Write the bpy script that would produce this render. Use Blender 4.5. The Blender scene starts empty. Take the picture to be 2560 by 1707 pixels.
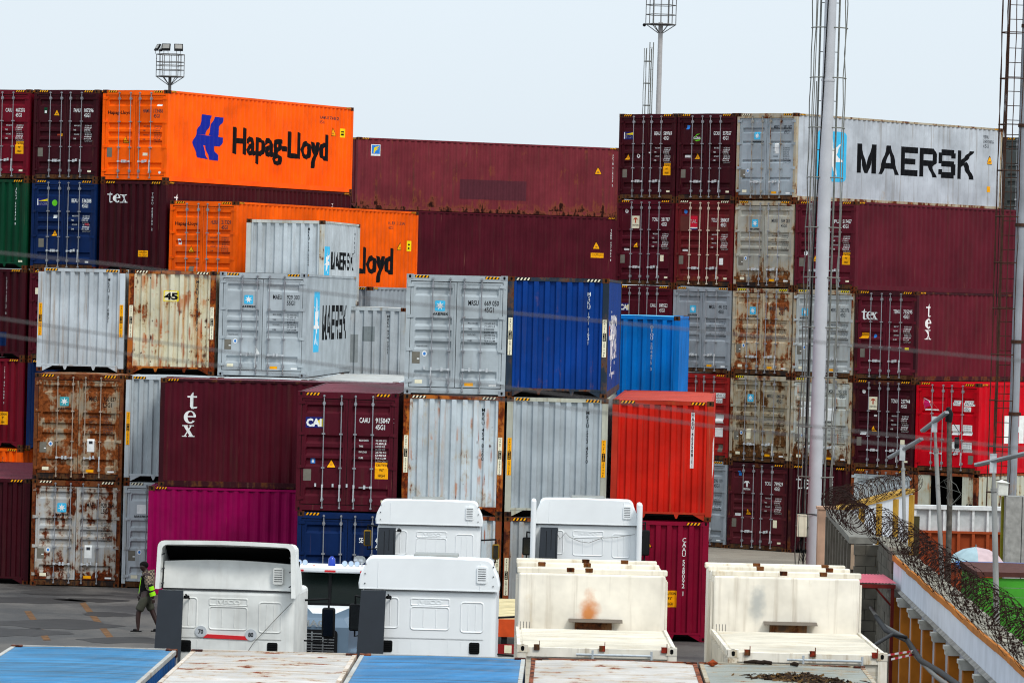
import bpy, bmesh, math, random
from mathutils import Vector, Matrix
R = math.radians
random.seed(7)
SC = bpy.context.scene
COL = SC.collection

# ------------------------------------------------------------------ camera
F, CH, PIT, ROL = 12000.0, 8.206, 0.009409, 0.025094
FW = Vector((0, math.cos(PIT), -math.sin(PIT)))
R0 = Vector((1, 0, 0)); U0 = R0.cross(FW)
RV = R0 * math.cos(ROL) + U0 * math.sin(ROL)
UV = -R0 * math.sin(ROL) + U0 * math.cos(ROL)
cd = bpy.data.cameras.new('camera'); cam = bpy.data.objects.new('camera', cd); COL.objects.link(cam)
cd.sensor_width = 36; cd.lens = F / 2560 * 36; cd.clip_start = 1; cd.clip_end = 3000
M = Matrix.Identity(4)
for i in range(3):
    M[i][0] = RV[i]; M[i][1] = UV[i]; M[i][2] = -FW[i]
M[2][3] = CH
cam.matrix_world = M
cd.dof.use_dof = True; cd.dof.focus_distance = 124; cd.dof.aperture_fstop = 9
SC.camera = cam
# ------------------------------------------------------------------ sky, sun, exposure
SC.view_settings.view_transform = 'Standard'; SC.view_settings.look = 'None'
SC.cycles.filter_width = 1.1; SC.cycles.transparent_max_bounces = 12
SC.view_settings.exposure = 0; SC.view_settings.gamma = 1
W = bpy.data.worlds.new('World'); SC.world = W; W.use_nodes = True
nt = W.node_tree; nt.nodes.clear()
def N(nt, t, **k):
    n = nt.nodes.new(t)
    for a, b in k.items():
        if a.startswith('i_'):
            n.inputs[int(a[2:]) if a[2:].isdigit() else a[2:].replace('_', ' ')].default_value = b
        else: setattr(n, a, b)
    return n
SUN_EL, SUN_AZ = 48, 145
wo = N(nt, 'ShaderNodeOutputWorld'); bg = N(nt, 'ShaderNodeBackground'); bg.inputs[1].default_value = 1.0
sky = N(nt, 'ShaderNodeTexSky', sky_type='NISHITA', sun_disc=False)
sky.sun_elevation = R(SUN_EL); sky.sun_rotation = R(SUN_AZ); sky.dust_density = 3; sky.air_density = 1
tc = N(nt, 'ShaderNodeTexCoord'); sx = N(nt, 'ShaderNodeSeparateXYZ'); nt.links.new(tc.outputs['Generated'], sx.inputs[0])
mr = N(nt, 'ShaderNodeMapRange', i_1=0.0, i_2=1.0, i_3=1.06, i_4=2.1); nt.links.new(sx.outputs[2], mr.inputs[0])
no = N(nt, 'ShaderNodeTexNoise', i_Scale=2.5, i_Detail=4.0); nt.links.new(tc.outputs['Generated'], no.inputs['Vector'])
nr = N(nt, 'ShaderNodeMapRange', i_1=0.3, i_2=0.7, i_3=0.96, i_4=1.04); nt.links.new(no.outputs[0], nr.inputs[0])
mm = N(nt, 'ShaderNodeMath', operation='MULTIPLY'); nt.links.new(mr.outputs[0], mm.inputs[0]); nt.links.new(nr.outputs[0], mm.inputs[1])
cl = N(nt, 'ShaderNodeVectorMath', operation='SCALE'); cl.inputs[0].default_value = (0.765, 0.855, 0.93); nt.links.new(mm.outputs[0], cl.inputs['Scale'])
sk = N(nt, 'ShaderNodeVectorMath', operation='SCALE'); nt.links.new(sky.outputs[0], sk.inputs[0]); sk.inputs['Scale'].default_value = 0.08
mx = N(nt, 'ShaderNodeMix', data_type='RGBA'); mx.inputs[0].default_value = 0.88
nt.links.new(sk.outputs[0], mx.inputs[6]); nt.links.new(cl.outputs[0], mx.inputs[7])
nt.links.new(mx.outputs[2], bg.inputs[0]); nt.links.new(bg.outputs[0], wo.inputs[0])
sd = bpy.data.lights.new('sun', 'SUN'); sd.energy = 1.9; sd.angle = R(14); sd.color = (1, .96, .9)
so = bpy.data.objects.new('sun', sd); COL.objects.link(so)
so.rotation_euler = Vector((-math.sin(R(SUN_AZ)) * math.cos(R(SUN_EL)), -math.cos(R(SUN_AZ)) * math.cos(R(SUN_EL)), -math.sin(R(SUN_EL)))).to_track_quat('-Z', 'Y').to_euler()

def ray(px, py): return FW + RV * ((px - 1280) / F) - UV * ((py - 853.5) / F)
def at(px, py, D):
    r = ray(px, py); return Vector((0, 0, CH)) + r * (D / r.y)
def gz(px, py, z=0.0):
    r = ray(px, py); return Vector((0, 0, CH)) + r * ((z - CH) / r.z)

# ------------------------------------------------------------------ materials
def lin(c):
    if isinstance(c, str): c = tuple(int(c[i:i + 2], 16) / 255 for i in (0, 2, 4))
    return tuple((x / 12.92 if x <= .04045 else ((x + .055) / 1.055) ** 2.4) for x in c) + (1,)
MATS = {}
def newmat(name):
    m = bpy.data.materials.new(name); m.use_nodes = True; m.node_tree.nodes.clear()
    t = m.node_tree; o = N(t, 'ShaderNodeOutputMaterial'); p = N(t, 'ShaderNodeBsdfPrincipled'); t.links.new(p.outputs[0], o.inputs[0])
    return m, t, p
def plain(name, c, rough=.6, metal=0., var=.12, scale=6, bump=0):
    k = ('p', name)
    if k in MATS: return MATS[k]
    m, t, p = newmat(name); c = lin(c)
    tc = N(t, 'ShaderNodeTexCoord'); no = N(t, 'ShaderNodeTexNoise', i_Scale=float(scale), i_Detail=5.0); t.links.new(tc.outputs['Object'], no.inputs['Vector'])
    mr = N(t, 'ShaderNodeMapRange', i_1=.25, i_2=.75, i_3=1 - var, i_4=1 + var); t.links.new(no.outputs[0], mr.inputs[0])
    v = N(t, 'ShaderNodeVectorMath', operation='SCALE'); v.inputs[0].default_value = c[:3]; t.links.new(mr.outputs[0], v.inputs['Scale'])
    t.links.new(v.outputs[0], p.inputs['Base Color']); p.inputs['Roughness'].default_value = rough; p.inputs['Metallic'].default_value = metal
    if rough >= .6: p.inputs['Specular IOR Level'].default_value = .18
    if bump:
        b = N(t, 'ShaderNodeBump', i_Strength=bump, i_Distance=.02); t.links.new(no.outputs[0], b.inputs['Height']); t.links.new(b.outputs[0], p.inputs['Normal'])
    MATS[k] = m; return m
def paint(c, rust=.74, dirt_shade=.25, rough=.5, spots=0., name='container_paint', tone=('6a2c10', '2c1409'), flat=1, low=0.):
    """painted corrugated steel: faded patches, vertical grime runs, horizontal streaks as roof groove shade, rust blotches (threshold rust), rust spots with runs"""
    k = (c, rust, dirt_shade, rough, spots, name, tone, low)
    if k in MATS: return MATS[k]
    m, t, p = newmat(name); L = t.links.new; c = lin(c)
    tc = N(t, 'ShaderNodeTexCoord'); oi = N(t, 'ShaderNodeObjectInfo')
    vm = N(t, 'ShaderNodeVectorMath', operation='SCALE'); vm.inputs[0].default_value = (37, 53, 71); L(oi.outputs['Random'], vm.inputs['Scale'])
    ad = N(t, 'ShaderNodeVectorMath', operation='ADD'); L(tc.outputs['Object'], ad.inputs[0]); L(vm.outputs[0], ad.inputs[1])
    def noise(sc, s=1.0, det=6.0, rg=.6):
        mp = N(t, 'ShaderNodeMapping'); mp.inputs['Scale'].default_value = sc; L(ad.outputs[0], mp.inputs[0])
        n = N(t, 'ShaderNodeTexNoise', i_Scale=s, i_Detail=det, i_Roughness=rg); L(mp.outputs[0], n.inputs['Vector']); return n
    def mrange(src, a, b, x, y, smooth=False):
        n = N(t, 'ShaderNodeMapRange', i_1=a, i_2=b, i_3=x, i_4=y)
        if smooth: n.interpolation_type = 'SMOOTHSTEP'
        L(src, n.inputs[0]); return n
    def math_(op, a, b):
        n = N(t, 'ShaderNodeMath', operation=op)
        for i, v in enumerate((a, b)):
            if isinstance(v, (int, float)): n.inputs[i].default_value = v
            else: L(v, n.inputs[i])
        return n
    big = noise((1, 1, 1), .9, 4.0); fade = mrange(big.outputs[0], .3, .7, .76, 1.22)
    base = N(t, 'ShaderNodeVectorMath', operation='SCALE'); base.inputs[0].default_value = c[:3]; L(fade.outputs[0], base.inputs['Scale'])
    # chalky fading
    ch = noise((1.5, 1.5, .7), 1.3, 8.0, .7); chm = mrange(ch.outputs[0], .5, .85, 0, .2, True)
    g = sum(c[:3]) / 3; mxc = N(t, 'ShaderNodeMix', data_type='RGBA'); L(chm.outputs[0], mxc.inputs[0]); L(base.outputs[0], mxc.inputs[6])
    mxc.inputs[7].default_value = tuple(min(1, x * .85 + .15 * (g + .1)) for x in c[:3]) + (1,)
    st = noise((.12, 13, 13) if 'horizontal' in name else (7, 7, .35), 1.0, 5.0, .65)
    stm = mrange(st.outputs[0], .5, .78, 0, dirt_shade * 2, True) if 'horizontal' not in name else mrange(st.outputs[0], .46, .60, 0, dirt_shade * .6, True)  # horizontal streaks put the shade of roof grooves into the colour
    mx1 = N(t, 'ShaderNodeMix', data_type='RGBA'); L(stm.outputs[0], mx1.inputs[0]); L(mxc.outputs[2], mx1.inputs[6])
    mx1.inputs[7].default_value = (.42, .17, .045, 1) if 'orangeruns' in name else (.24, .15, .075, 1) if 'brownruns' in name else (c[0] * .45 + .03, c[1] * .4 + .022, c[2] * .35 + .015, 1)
    sc_ = noise((11, 11, .45), 1.4, 3.0, .5); sm = math_('MULTIPLY', mrange(sc_.outputs[0], .69, .74, 0, .6).outputs[0], mrange(big.outputs[0], .42, .62, 0, 1).outputs[0])
    mxs = N(t, 'ShaderNodeMix', data_type='RGBA'); L(sm.outputs[0], mxs.inputs[0]); L(mx1.outputs[2], mxs.inputs[6]); mxs.inputs[7].default_value = (c[0] * .6 + .14, c[1] * .6 + .075, c[2] * .6 + .045, 1); mx1 = mxs
    # rust blotches
    rn = noise((1, 1, .8), 2.2, 10.0, .68)
    comb = math_('ADD', math_('MULTIPLY', rn.outputs[0], .68).outputs[0], math_('MULTIPLY', st.outputs[0], .32).outputs[0])
    sz = N(t, 'ShaderNodeSeparateXYZ'); L(tc.outputs['Object'], sz.inputs[0])
    lo = mrange(sz.outputs[2], .0, .8, .06 + low, 0.0); comb = math_('ADD', comb.outputs[0], lo.outputs[0])
    msk = mrange(comb.outputs[0], rust - .035, rust + .035, 0, 1, True)
    fine = noise((1, 1, 1), 14.0, 6.0)
    rc = N(t, 'ShaderNodeMix', data_type='RGBA'); L(mrange(fine.outputs[0], .35, .65, 0, 1).outputs[0], rc.inputs[0])
    rc.inputs[6].default_value = lin(tone[0]); rc.inputs[7].default_value = lin(tone[1])
    halo = mrange(comb.outputs[0], rust - .11, rust, 0, .55, True)
    mh = N(t, 'ShaderNodeMix', data_type='RGBA'); L(halo.outputs[0], mh.inputs[0]); L(mx1.outputs[2], mh.inputs[6])
    mh.inputs[7].default_value = (c[0] * .55 + .16, c[1] * .55 + .06, c[2] * .4 + .01, 1)
    mx2 = N(t, 'ShaderNodeMix', data_type='RGBA'); L(msk.outputs[0], mx2.inputs[0]); L(mh.outputs[2], mx2.inputs[6]); L(rc.outputs[2], mx2.inputs[7])
    out = mx2.outputs[2]; rmask = msk.outputs[0]
    if spots:
        for scl, rad, colr, op in (((5, 5, .8), .34 * spots, 'b5651f', .7), ((9, 9, .9), .26 * spots, '9a4512', .85), ((2.6, 2.6, 2.0), .15 * spots, '43180a', 1.), ((7, 7, 5.5), .13 * spots, '43180a', 1.)):
            mp = N(t, 'ShaderNodeMapping'); mp.inputs['Scale'].default_value = scl; L(ad.outputs[0], mp.inputs[0])
            vo = N(t, 'ShaderNodeTexVoronoi', i_Scale=1.0); L(mp.outputs[0], vo.inputs['Vector'])
            wv = math_('ADD', vo.outputs['Distance'], math_('MULTIPLY', fine.outputs[0], .12).outputs[0])
            vm_ = mrange(wv.outputs[0], rad * .6, rad + .06, op, 0, True)
            gate = mrange(noise((1, 1, 1), 1.7, 3.0).outputs[0], .47, .53, 0, 1); gm = math_('MULTIPLY', vm_.outputs[0], gate.outputs[0])
            q = N(t, 'ShaderNodeMix', data_type='RGBA'); L(gm.outputs[0], q.inputs[0]); L(out, q.inputs[6]); q.inputs[7].default_value = lin(colr); out = q.outputs[2]
    L(out, p.inputs['Base Color'])
    rr = mrange(rmask, 0, 1, rough, .85); L(rr.outputs[0], p.inputs['Roughness'])
    bn = noise((1.2, 1.2, 1.2), 2.0, 3.0); hb = math_('ADD', math_('MULTIPLY', bn.outputs[0], .6).outputs[0], math_('MULTIPLY', rmask, -.04).outputs[0])
    p.inputs['Specular IOR Level'].default_value = .1
    b = N(t, 'ShaderNodeBump', i_Strength=.5, i_Distance=.03); L(hb.outputs[0], b.inputs['Height']); L(b.outputs[0], p.inputs['Normal'])
    MATS[k] = m; return m
def decal(name, c, wear=.12, rough=.55):
    k = ('p', name); new = k not in MATS; m = plain(name, c, rough, 0, wear, 9)
    if new:
        t = m.node_tree; p = [n for n in t.nodes if n.type == 'BSDF_PRINCIPLED'][0]; tc = N(t, 'ShaderNodeTexCoord'); mp = N(t, 'ShaderNodeMapping'); mp.inputs['Scale'].default_value = (1, 1, .55); t.links.new(tc.outputs['Object'], mp.inputs[0])
        n = N(t, 'ShaderNodeTexNoise', i_Scale=5.0, i_Detail=9.0, i_Roughness=.75); t.links.new(mp.outputs[0], n.inputs['Vector']); r = N(t, 'ShaderNodeMapRange', i_1=.20, i_2=.29, i_3=.3, i_4=1.0); t.links.new(n.outputs[0], r.inputs[0]); t.links.new(r.outputs[0], p.inputs['Alpha'])
        p.inputs['Specular IOR Level'].default_value = .15
    return m
def glass_mat(name, c):
    m, t, p = newmat(name); p.inputs['Base Color'].default_value = lin(c); p.inputs['Roughness'].default_value = .08; p.inputs['IOR'].default_value = 1.5; return m

BLACK = plain('rubber_black', '0b0c0e', .7); HOLE = plain('casting_hole_black', '040404', .9)
STEEL = plain('galvanised_steel', 'b4b8bb', .5, .1, .2, 10); DSTEEL = plain('weathered_steel', '6f6d6b', .6, .2, .3, 8)
WT = decal('white_lettering', 'e2e4e2'); BK = decal('black_lettering', '07090d', .1, .8); YE = decal('yellow_decal', 'f0a400'); YL = decal('bright_yellow_decal', 'ead20c')
CY = decal('cyan_logo_paint', '3fb4de', .08); CREAM = decal('cream_decal', 'e6dfc2'); NAVY = decal('navy_decal', '141c66'); LB = decal('blue_decal', '2f7fd0'); GY = decal('grey_plate', '6e6a60'); RD = decal('red_decal', 'c41230'); HLB = decal('blue_logo_paint', '0a2292', .06)
GRN = decal('green_decal', '5fc021'); BRN = decal('brown_decal', 'b0452c'); SG = decal('stripe_black', '14120e'); GR2 = decal('faded_black_lettering', '30333a'); PINK = decal('pink_decal', 'c2185b')

# ------------------------------------------------------------------ mesh helpers
class MB:
    def __init__(s): s.v = []; s.f = []; s.m = []; s.mi = 0; s.sm = []
    def add(s, vs, fs, smooth=False):
        o = len(s.v); s.v += [tuple(v) for v in vs]
        for f in fs: s.f.append([o + i for i in f]); s.m.append(s.mi); s.sm.append(smooth)
    def box(s, x0, x1, y0, y1, z0, z1):
        s.add([(x0, y0, z0), (x1, y0, z0), (x1, y1, z0), (x0, y1, z0), (x0, y0, z1), (x1, y0, z1), (x1, y1, z1), (x0, y1, z1)],
              [(0, 3, 2, 1), (4, 5, 6, 7), (0, 1, 5, 4), (1, 2, 6, 5), (2, 3, 7, 6), (3, 0, 4, 7)])
    def tube(s, pts, r, n=8, caps=True, smooth=True):
        pts = [Vector(p) for p in pts]; rs = r if isinstance(r, (list, tuple)) else [r] * len(pts); rings = []
        up = None
        for i, p in enumerate(pts):
            d = (pts[min(i + 1, len(pts) - 1)] - pts[max(i - 1, 0)])
            if d.length < 1e-9: d = Vector((0, 0, 1))
            d.normalize()
            if up is None: up = Vector((0, 0, 1)) if abs(d.z) < .9 else Vector((1, 0, 0))
            a = d.cross(up); 
            if a.length < 1e-6: a = d.cross(Vector((0, 1, 0)))
            a.normalize(); b = d.cross(a).normalized(); up = -b if False else (a.cross(d)).normalized()
            rings.append([p + (a * math.cos(2 * math.pi * k / n) + up * math.sin(2 * math.pi * k / n)) * rs[i] for k in range(n)])
        vs = [v for rg in rings for v in rg]; fs = []
        for i in range(len(pts) - 1):
            for k in range(n):
                fs.append((i * n + k, (i + 1) * n + k, (i + 1) * n + (k + 1) % n, i * n + (k + 1) % n))
        s.add(vs, [f[::-1] for f in fs], smooth)
        if caps: s.add(rings[0], [tuple(range(n))]); s.add(rings[-1], [tuple(reversed(range(n)))])
    def prism(s, poly, axis, a, b):
        """poly 2D extruded along axis (0 x,1 y,2 z) from a to b"""
        n = len(poly)
        def P(q, h): return {0: (h, q[0], q[1]), 1: (q[0], h, q[1]), 2: (q[0], q[1], h)}[axis]
        s.add([P(q, a) for q in poly] + [P(q, b) for q in poly], [tuple(reversed(range(n))), tuple(range(n, 2 * n))] + [(i, (i + 1) % n, n + (i + 1) % n, n + i) for i in range(n)])
    def sphere(s, c, r, n=10, sc=(1, 1, 1)):
        vs = []; fs = []; h = n // 2
        for i in range(h + 1):
            th = math.pi * i / h
            for k in range(n): ph = 2 * math.pi * k / n; vs.append((c[0] + r * sc[0] * math.sin(th) * math.cos(ph), c[1] + r * sc[1] * math.sin(th) * math.sin(ph), c[2] + r * sc[2] * math.cos(th)))
        for i in range(h):
            for k in range(n): fs.append((i * n + k, (i + 1) * n + k, (i + 1) * n + (k + 1) % n, i * n + (k + 1) % n))
        s.add(vs, fs, True)
    def mesh(s, name, mats):
        me = bpy.data.meshes.new(name); me.from_pydata(s.v, [], s.f)
        for m in mats: me.materials.append(m)
        me.polygons.foreach_set('material_index', s.m); me.polygons.foreach_set('use_smooth', s.sm)
        bm = bmesh.new(); bm.from_mesh(me); bmesh.ops.recalc_face_normals(bm, faces=bm.faces); bm.to_mesh(me); bm.free()
        me.update(); return me
    def build(s, name, mats, parent=None, loc=(0, 0, 0), rz=0):
        if not isinstance(mats, (list, tuple)): mats = [mats]
        return obj(name, s.mesh(name, mats), parent, loc, rz)
def obj(name, me, parent=None, loc=(0, 0, 0), rz=0, mat=None):
    o = bpy.data.objects.new(name, me); COL.objects.link(o); o.location = loc; o.rotation_euler[2] = rz
    if parent: o.parent = parent
    if mat is not None: o.material_slots[0].link = 'OBJECT'; o.material_slots[0].material = mat
    return o
def tag(o, label=None, cat=None, group=None, kind=None):
    if label: o['label'] = label
    if cat: o['category'] = cat
    if group: o['group'] = group
    if kind: o['kind'] = kind
    return o
def empty(name, loc, rz, label, cat, group=None):
    o = bpy.data.objects.new(name, None); COL.objects.link(o); o.location = loc; o.rotation_euler[2] = rz; o.empty_display_size = .3
    return tag(o, label, cat, group)
def rbox(x0, x1, y0, y1, z0, z1, r=.05, seg=3, taper=None):
    bm = bmesh.new(); bmesh.ops.create_cube(bm, size=1)
    for v in bm.verts:
        v.co = Vector(((x0 + x1) / 2 + v.co.x * (x1 - x0), (y0 + y1) / 2 + v.co.y * (y1 - y0), (z0 + z1) / 2 + v.co.z * (z1 - z0)))
        if taper and v.co.z > (z0 + z1) / 2: v.co.x = (x0 + x1) / 2 + (v.co.x - (x0 + x1) / 2) * taper[0]; v.co.y = (y0 + y1) / 2 + (v.co.y - (y0 + y1) / 2) * taper[1]
    bmesh.ops.bevel(bm, geom=bm.edges[:], offset=r, segments=seg, profile=.5, affect='EDGES')
    vs = [v.co.copy() for v in bm.verts]; fs = [[v.index for v in f.verts] for f in bm.faces]; bm.free(); return vs, fs

# ------------------------------------------------------------------ 2D marks (text, logos) draped on ribbed faces
TX = {}
def text2d(body, bold=0.):
    k = (body, bold)
    if k in TX: return TX[k]
    cu = bpy.data.curves.new('t', 'FONT'); cu.body = body; cu.dimensions = '2D'; cu.fill_mode = 'FRONT'; cu.resolution_u = 2; cu.offset = bold; cu.size = 1
    o = bpy.data.objects.new('t', cu); me = bpy.data.meshes.new_from_object(o)
    vs = [(v.co.x, v.co.y) for v in me.vertices]; fs = [list(p.vertices) for p in me.polygons]
    bpy.data.objects.remove(o); bpy.data.curves.remove(cu); bpy.data.meshes.remove(me)
    TX[k] = (vs, fs); return TX[k]
CAP = max(v[1] for v in text2d('H')[0])
def T(body, u, z, h, mat, w=None, bold=0., xs=.72, al='l'):
    vs, fs = text2d(body, bold); 
    if not vs: return None
    x0 = min(v[0] for v in vs); x1 = max(v[0] for v in vs); k = h / CAP
    sx = (w / (x1 - x0)) if w else k * xs
    off = {'l': 0, 'c': -(x1 - x0) * sx / 2, 'r': -(x1 - x0) * sx}[al]
    return ([(u + off + (a - x0) * sx, z + b * k) for a, b in vs], fs, mat, 0)
def heavy(body, u, z, h, mat, **k):
    out = []
    for i, d in enumerate((-.04, 0, .04)): vs, fs, m, l = T(body, u + d, z + (.012, 0, -.012)[i], h, mat, **k); out.append((vs, fs, m, i * .15))
    return out
def V(body, u, ztop, h, step, mat, xs=.85, gap=.6, bold=.012):
    out = []; z = ztop - h
    for c in body:
        if c == ' ': z -= step * gap; continue
        out.append(T(c, u, z + h * .08, h * .86, mat, xs=xs * 1.1, al='c', bold=bold)); z -= step
    return out
def P(poly, mat, lay=0): return ([tuple(q) for q in poly], [list(range(len(poly)))], mat, lay)
def Rc(u0, z0, u1, z1, mat, lay=0): return P([(u0, z0), (u1, z0), (u1, z1), (u0, z1)], mat, lay)
def RR(u0, z0, u1, z1, r, mat, lay=0):
    pts = []
    for cx, cy, a in ((u1 - r, z0 + r, -90), (u1 - r, z1 - r, 0), (u0 + r, z1 - r, 90), (u0 + r, z0 + r, 180)):
        for k in range(5): t = R(a + k * 22.5); pts.append((cx + r * math.cos(t), cy + r * math.sin(t)))
    return P(pts, mat, lay)
def circ(u, z, r, mat, lay=0, sx=1.): return P([(u + sx * r * math.cos(k * math.pi / 8), z + r * math.sin(k * math.pi / 8)) for k in range(16)], mat, lay)
def star(u, z, r, mat, lay=1, sx=1.):
    pts = [(u, z)]
    for k in range(14):
        a = math.pi / 2 + k * math.pi / 7; rr = r if k % 2 == 0 else r * .38; pts.append((u + sx * rr * math.cos(a), z + rr * math.sin(a)))
    return (pts, [[0, 1 + k, 1 + (k + 1) % 14] for k in range(14)], mat, lay)
def tri(u, z, s=.2, base=YE):
    return [P([(u - s * .6, z - s * .5), (u + s * .6, z - s * .5), (u, z + s * .62)], BK, 0), P([(u - s * .5, z - s * .43), (u + s * .5, z - s * .43), (u, z + s * .48)], base, 1), Rc(u - s * .2, z - s * .25, u + s * .2, z - s * .2, GR2, 2), Rc(u - s * .14, z - s * .14, u + s * .14, z - s * .09, GR2, 2)]
def hatch(u0, u1, z0, z1, a=YE, b=SG):
    out = [Rc(u0, z0, u1, z1, b, 0)]; h = z1 - z0; n = 4; st = (u1 - u0) / n
    for i in range(n):
        x = u0 + i * st; out.append(P([(x, z0), (x + st * .45, z0), (min(u1, x + st * .45 + h * .6), z1), (x + h * .6 if i else x + h * .6, z1)], a, 1))
    return out
def block_letter(ch, x, z, w, h, s, mat):
    """heavy squared capitals as quads, stroke s"""
    q = []
    def r(a, b, c, d): q.append([(a, b), (c, b), (c, d), (a, d)])
    if ch == 'M': r(0, 0, s, h); r(w - s, 0, w, h); q.append([(0, h), (s * 1.1, h), (w / 2 + s * .45, 0), (w / 2 - s * .45, 0)]); q.append([(w - s * 1.1, h), (w, h), (w / 2 + s * .45, 0), (w / 2 - s * .45, 0)])
    if ch == 'A': q.append([(0, 0), (s * 1.05, 0), (w / 2 + s * .62, h), (w / 2 - s * .5, h)]); q.append([(w - s * 1.05, 0), (w, 0), (w / 2 + s * .5, h), (w / 2 - s * .5, h)]); r(w * .25, h * .2, w * .75, h * .2 + s * .85)
    if ch == 'E': r(0, 0, s, h); r(s, 0, w, s * .9); r(s, h - s * .9, w, h); r(s, h / 2 - s * .42, w * .9, h / 2 + s * .42)
    if ch == 'R': r(0, 0, s, h); r(s, h - s * .9, w * .85, h); r(s, h * .38, w * .85, h * .38 + s * .85); q.append([(w * .85, h), (w * .85 - .001, h - s), (w - s, h - s * 1.0), (w, h - s * .8)]); r(w - s, h * .5, w, h - s * .8); q.append([(w * .8, h * .38), (w, h * .5), (w - s, h * .55), (w * .8, h * .38 + s * .8)]); q.append([(w * .5, h * .39), (w * .5 + s * 1.05, h * .39), (w * 1.02, 0), (w * 1.02 - s * 1.1, 0)])
    if ch == 'S': r(0, h / 2, s, h - s * .5); r(s * .5, h - s * .9, w - s * .4, h); r(w - s, h * .7, w, h - s * .5); r(s * .5, h / 2 - s * .42, w - s * .4, h / 2 + s * .42); r(w - s, s * .5, w, h / 2); r(s * .5, 0, w - s * .4, s * .9); r(0, s * .5, s, h * .3)
    if ch == 'K': r(0, 0, s, h); q.append([(s * .8, h * .38), (s * .8, h * .38 + s * 1.15), (w - s * 1.15, h), (w, h)]); q.append([(w * .3, h * .5), (w * .3 + s * 1.05, h * .62), (w * 1.02, 0), (w * 1.02 - s * 1.2, 0)])
    return [P([(x + a, z + b) for a, b in p], mat, .0 + i * .15) for i, p in enumerate(q)]
def maersk(u, z, w, h, mat=BK, heavy=.2):
    out = []; ws = (1.0, 1.05, .85, .88, .88, .9); g = .14; tot = sum(ws) + g * 5; k = w / tot; x = u
    for c, ww in zip('MAERSK', ws): out += block_letter(c, x, z, ww * k, h, k * heavy, mat); x += (ww + g) * k
    return out
def tex(ch, u, z, s, mat=WT):
    """bold serif lower-case letter, s = x-height"""
    q = []
    if ch == 't':
        q = [[(.30, .12), (.56, .12), (.56, 1.3), (.50, 1.3), (.30, 1.0)], [(.08, .88), (.85, .88), (.85, 1.0), (.08, 1.0)], [(.30, .14), (.42, -.03), (.62, -.04), (.56, .14)], [(.42, -.03), (.85, .03), (.90, .14), (.56, .12)]]
    if ch == 'x':
        q = [[(.12, .95), (.42, .95), (.98, .05), (.68, .05)], [(.72, .95), (.84, .95), (.30, .05), (.18, .05)], [(.0, .92), (.52, .92), (.52, 1.), (.0, 1.)], [(.62, .92), (1.02, .92), (1.02, 1.), (.62, 1.)], [(.0, 0), (.42, 0), (.42, .08), (0, .08)], [(.56, 0), (1.1, 0), (1.1, .08), (.56, .08)]]
    if ch == 'e':
        n = 22
        for k in range(n):
            a0 = R(8 + k * (322 - 8) / n); a1 = R(8 + (k + 1) * (322 - 8) / n)
            def pt(a, o):
                if o: return (.5 + .5 * math.cos(a), .5 + .52 * math.sin(a))
                return (.54 + .24 * math.cos(a), .52 + .42 * math.sin(a))
            q.append([pt(a0, 0), pt(a0, 1), pt(a1, 1), pt(a1, 0)])
        q.append([(.25, .50), (.97, .50), (.98, .60), (.25, .60)])
        return [P([(u + a * s, z + b * s) for a, b in p], mat, .2 if i == n else 0) for i, p in enumerate(q)]
    return [P([(u + a * s, z + b * s) for a, b in p], mat, i * .15) for i, p in enumerate(q)]
def hapag_logo(u, z, w, h):
    pts = [[(.30, 1.), (.62, .985), (.55, .84), (.53, .75), (.40, .55), (.10, .55), (.12, .62), (.22, .76)], [(.70, .97), (1., .965), (.96, .86), (.87, .76), (.86, .69), (.81, .52), (.50, .55), (.57, .68), (.59, .78)],
           [(.0, .37), (.10, .55), (.81, .53), (.81, .32), (.1, .32)], [(.80, .53), (.99, .52), (.98, .42), (.90, .32), (.80, .32)], [(.0, .37), (.34, .33), (.38, .20), (.50, .02), (.18, .04), (.08, .18)], [(.40, .34), (.68, .33), (.74, .20), (.83, .12), (.84, 0.), (.54, .01), (.50, .12)]]
    return [P([(u + a * w, z + b * h) for a, b in p], HLB, i * .15) for i, p in enumerate(pts)]

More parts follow.
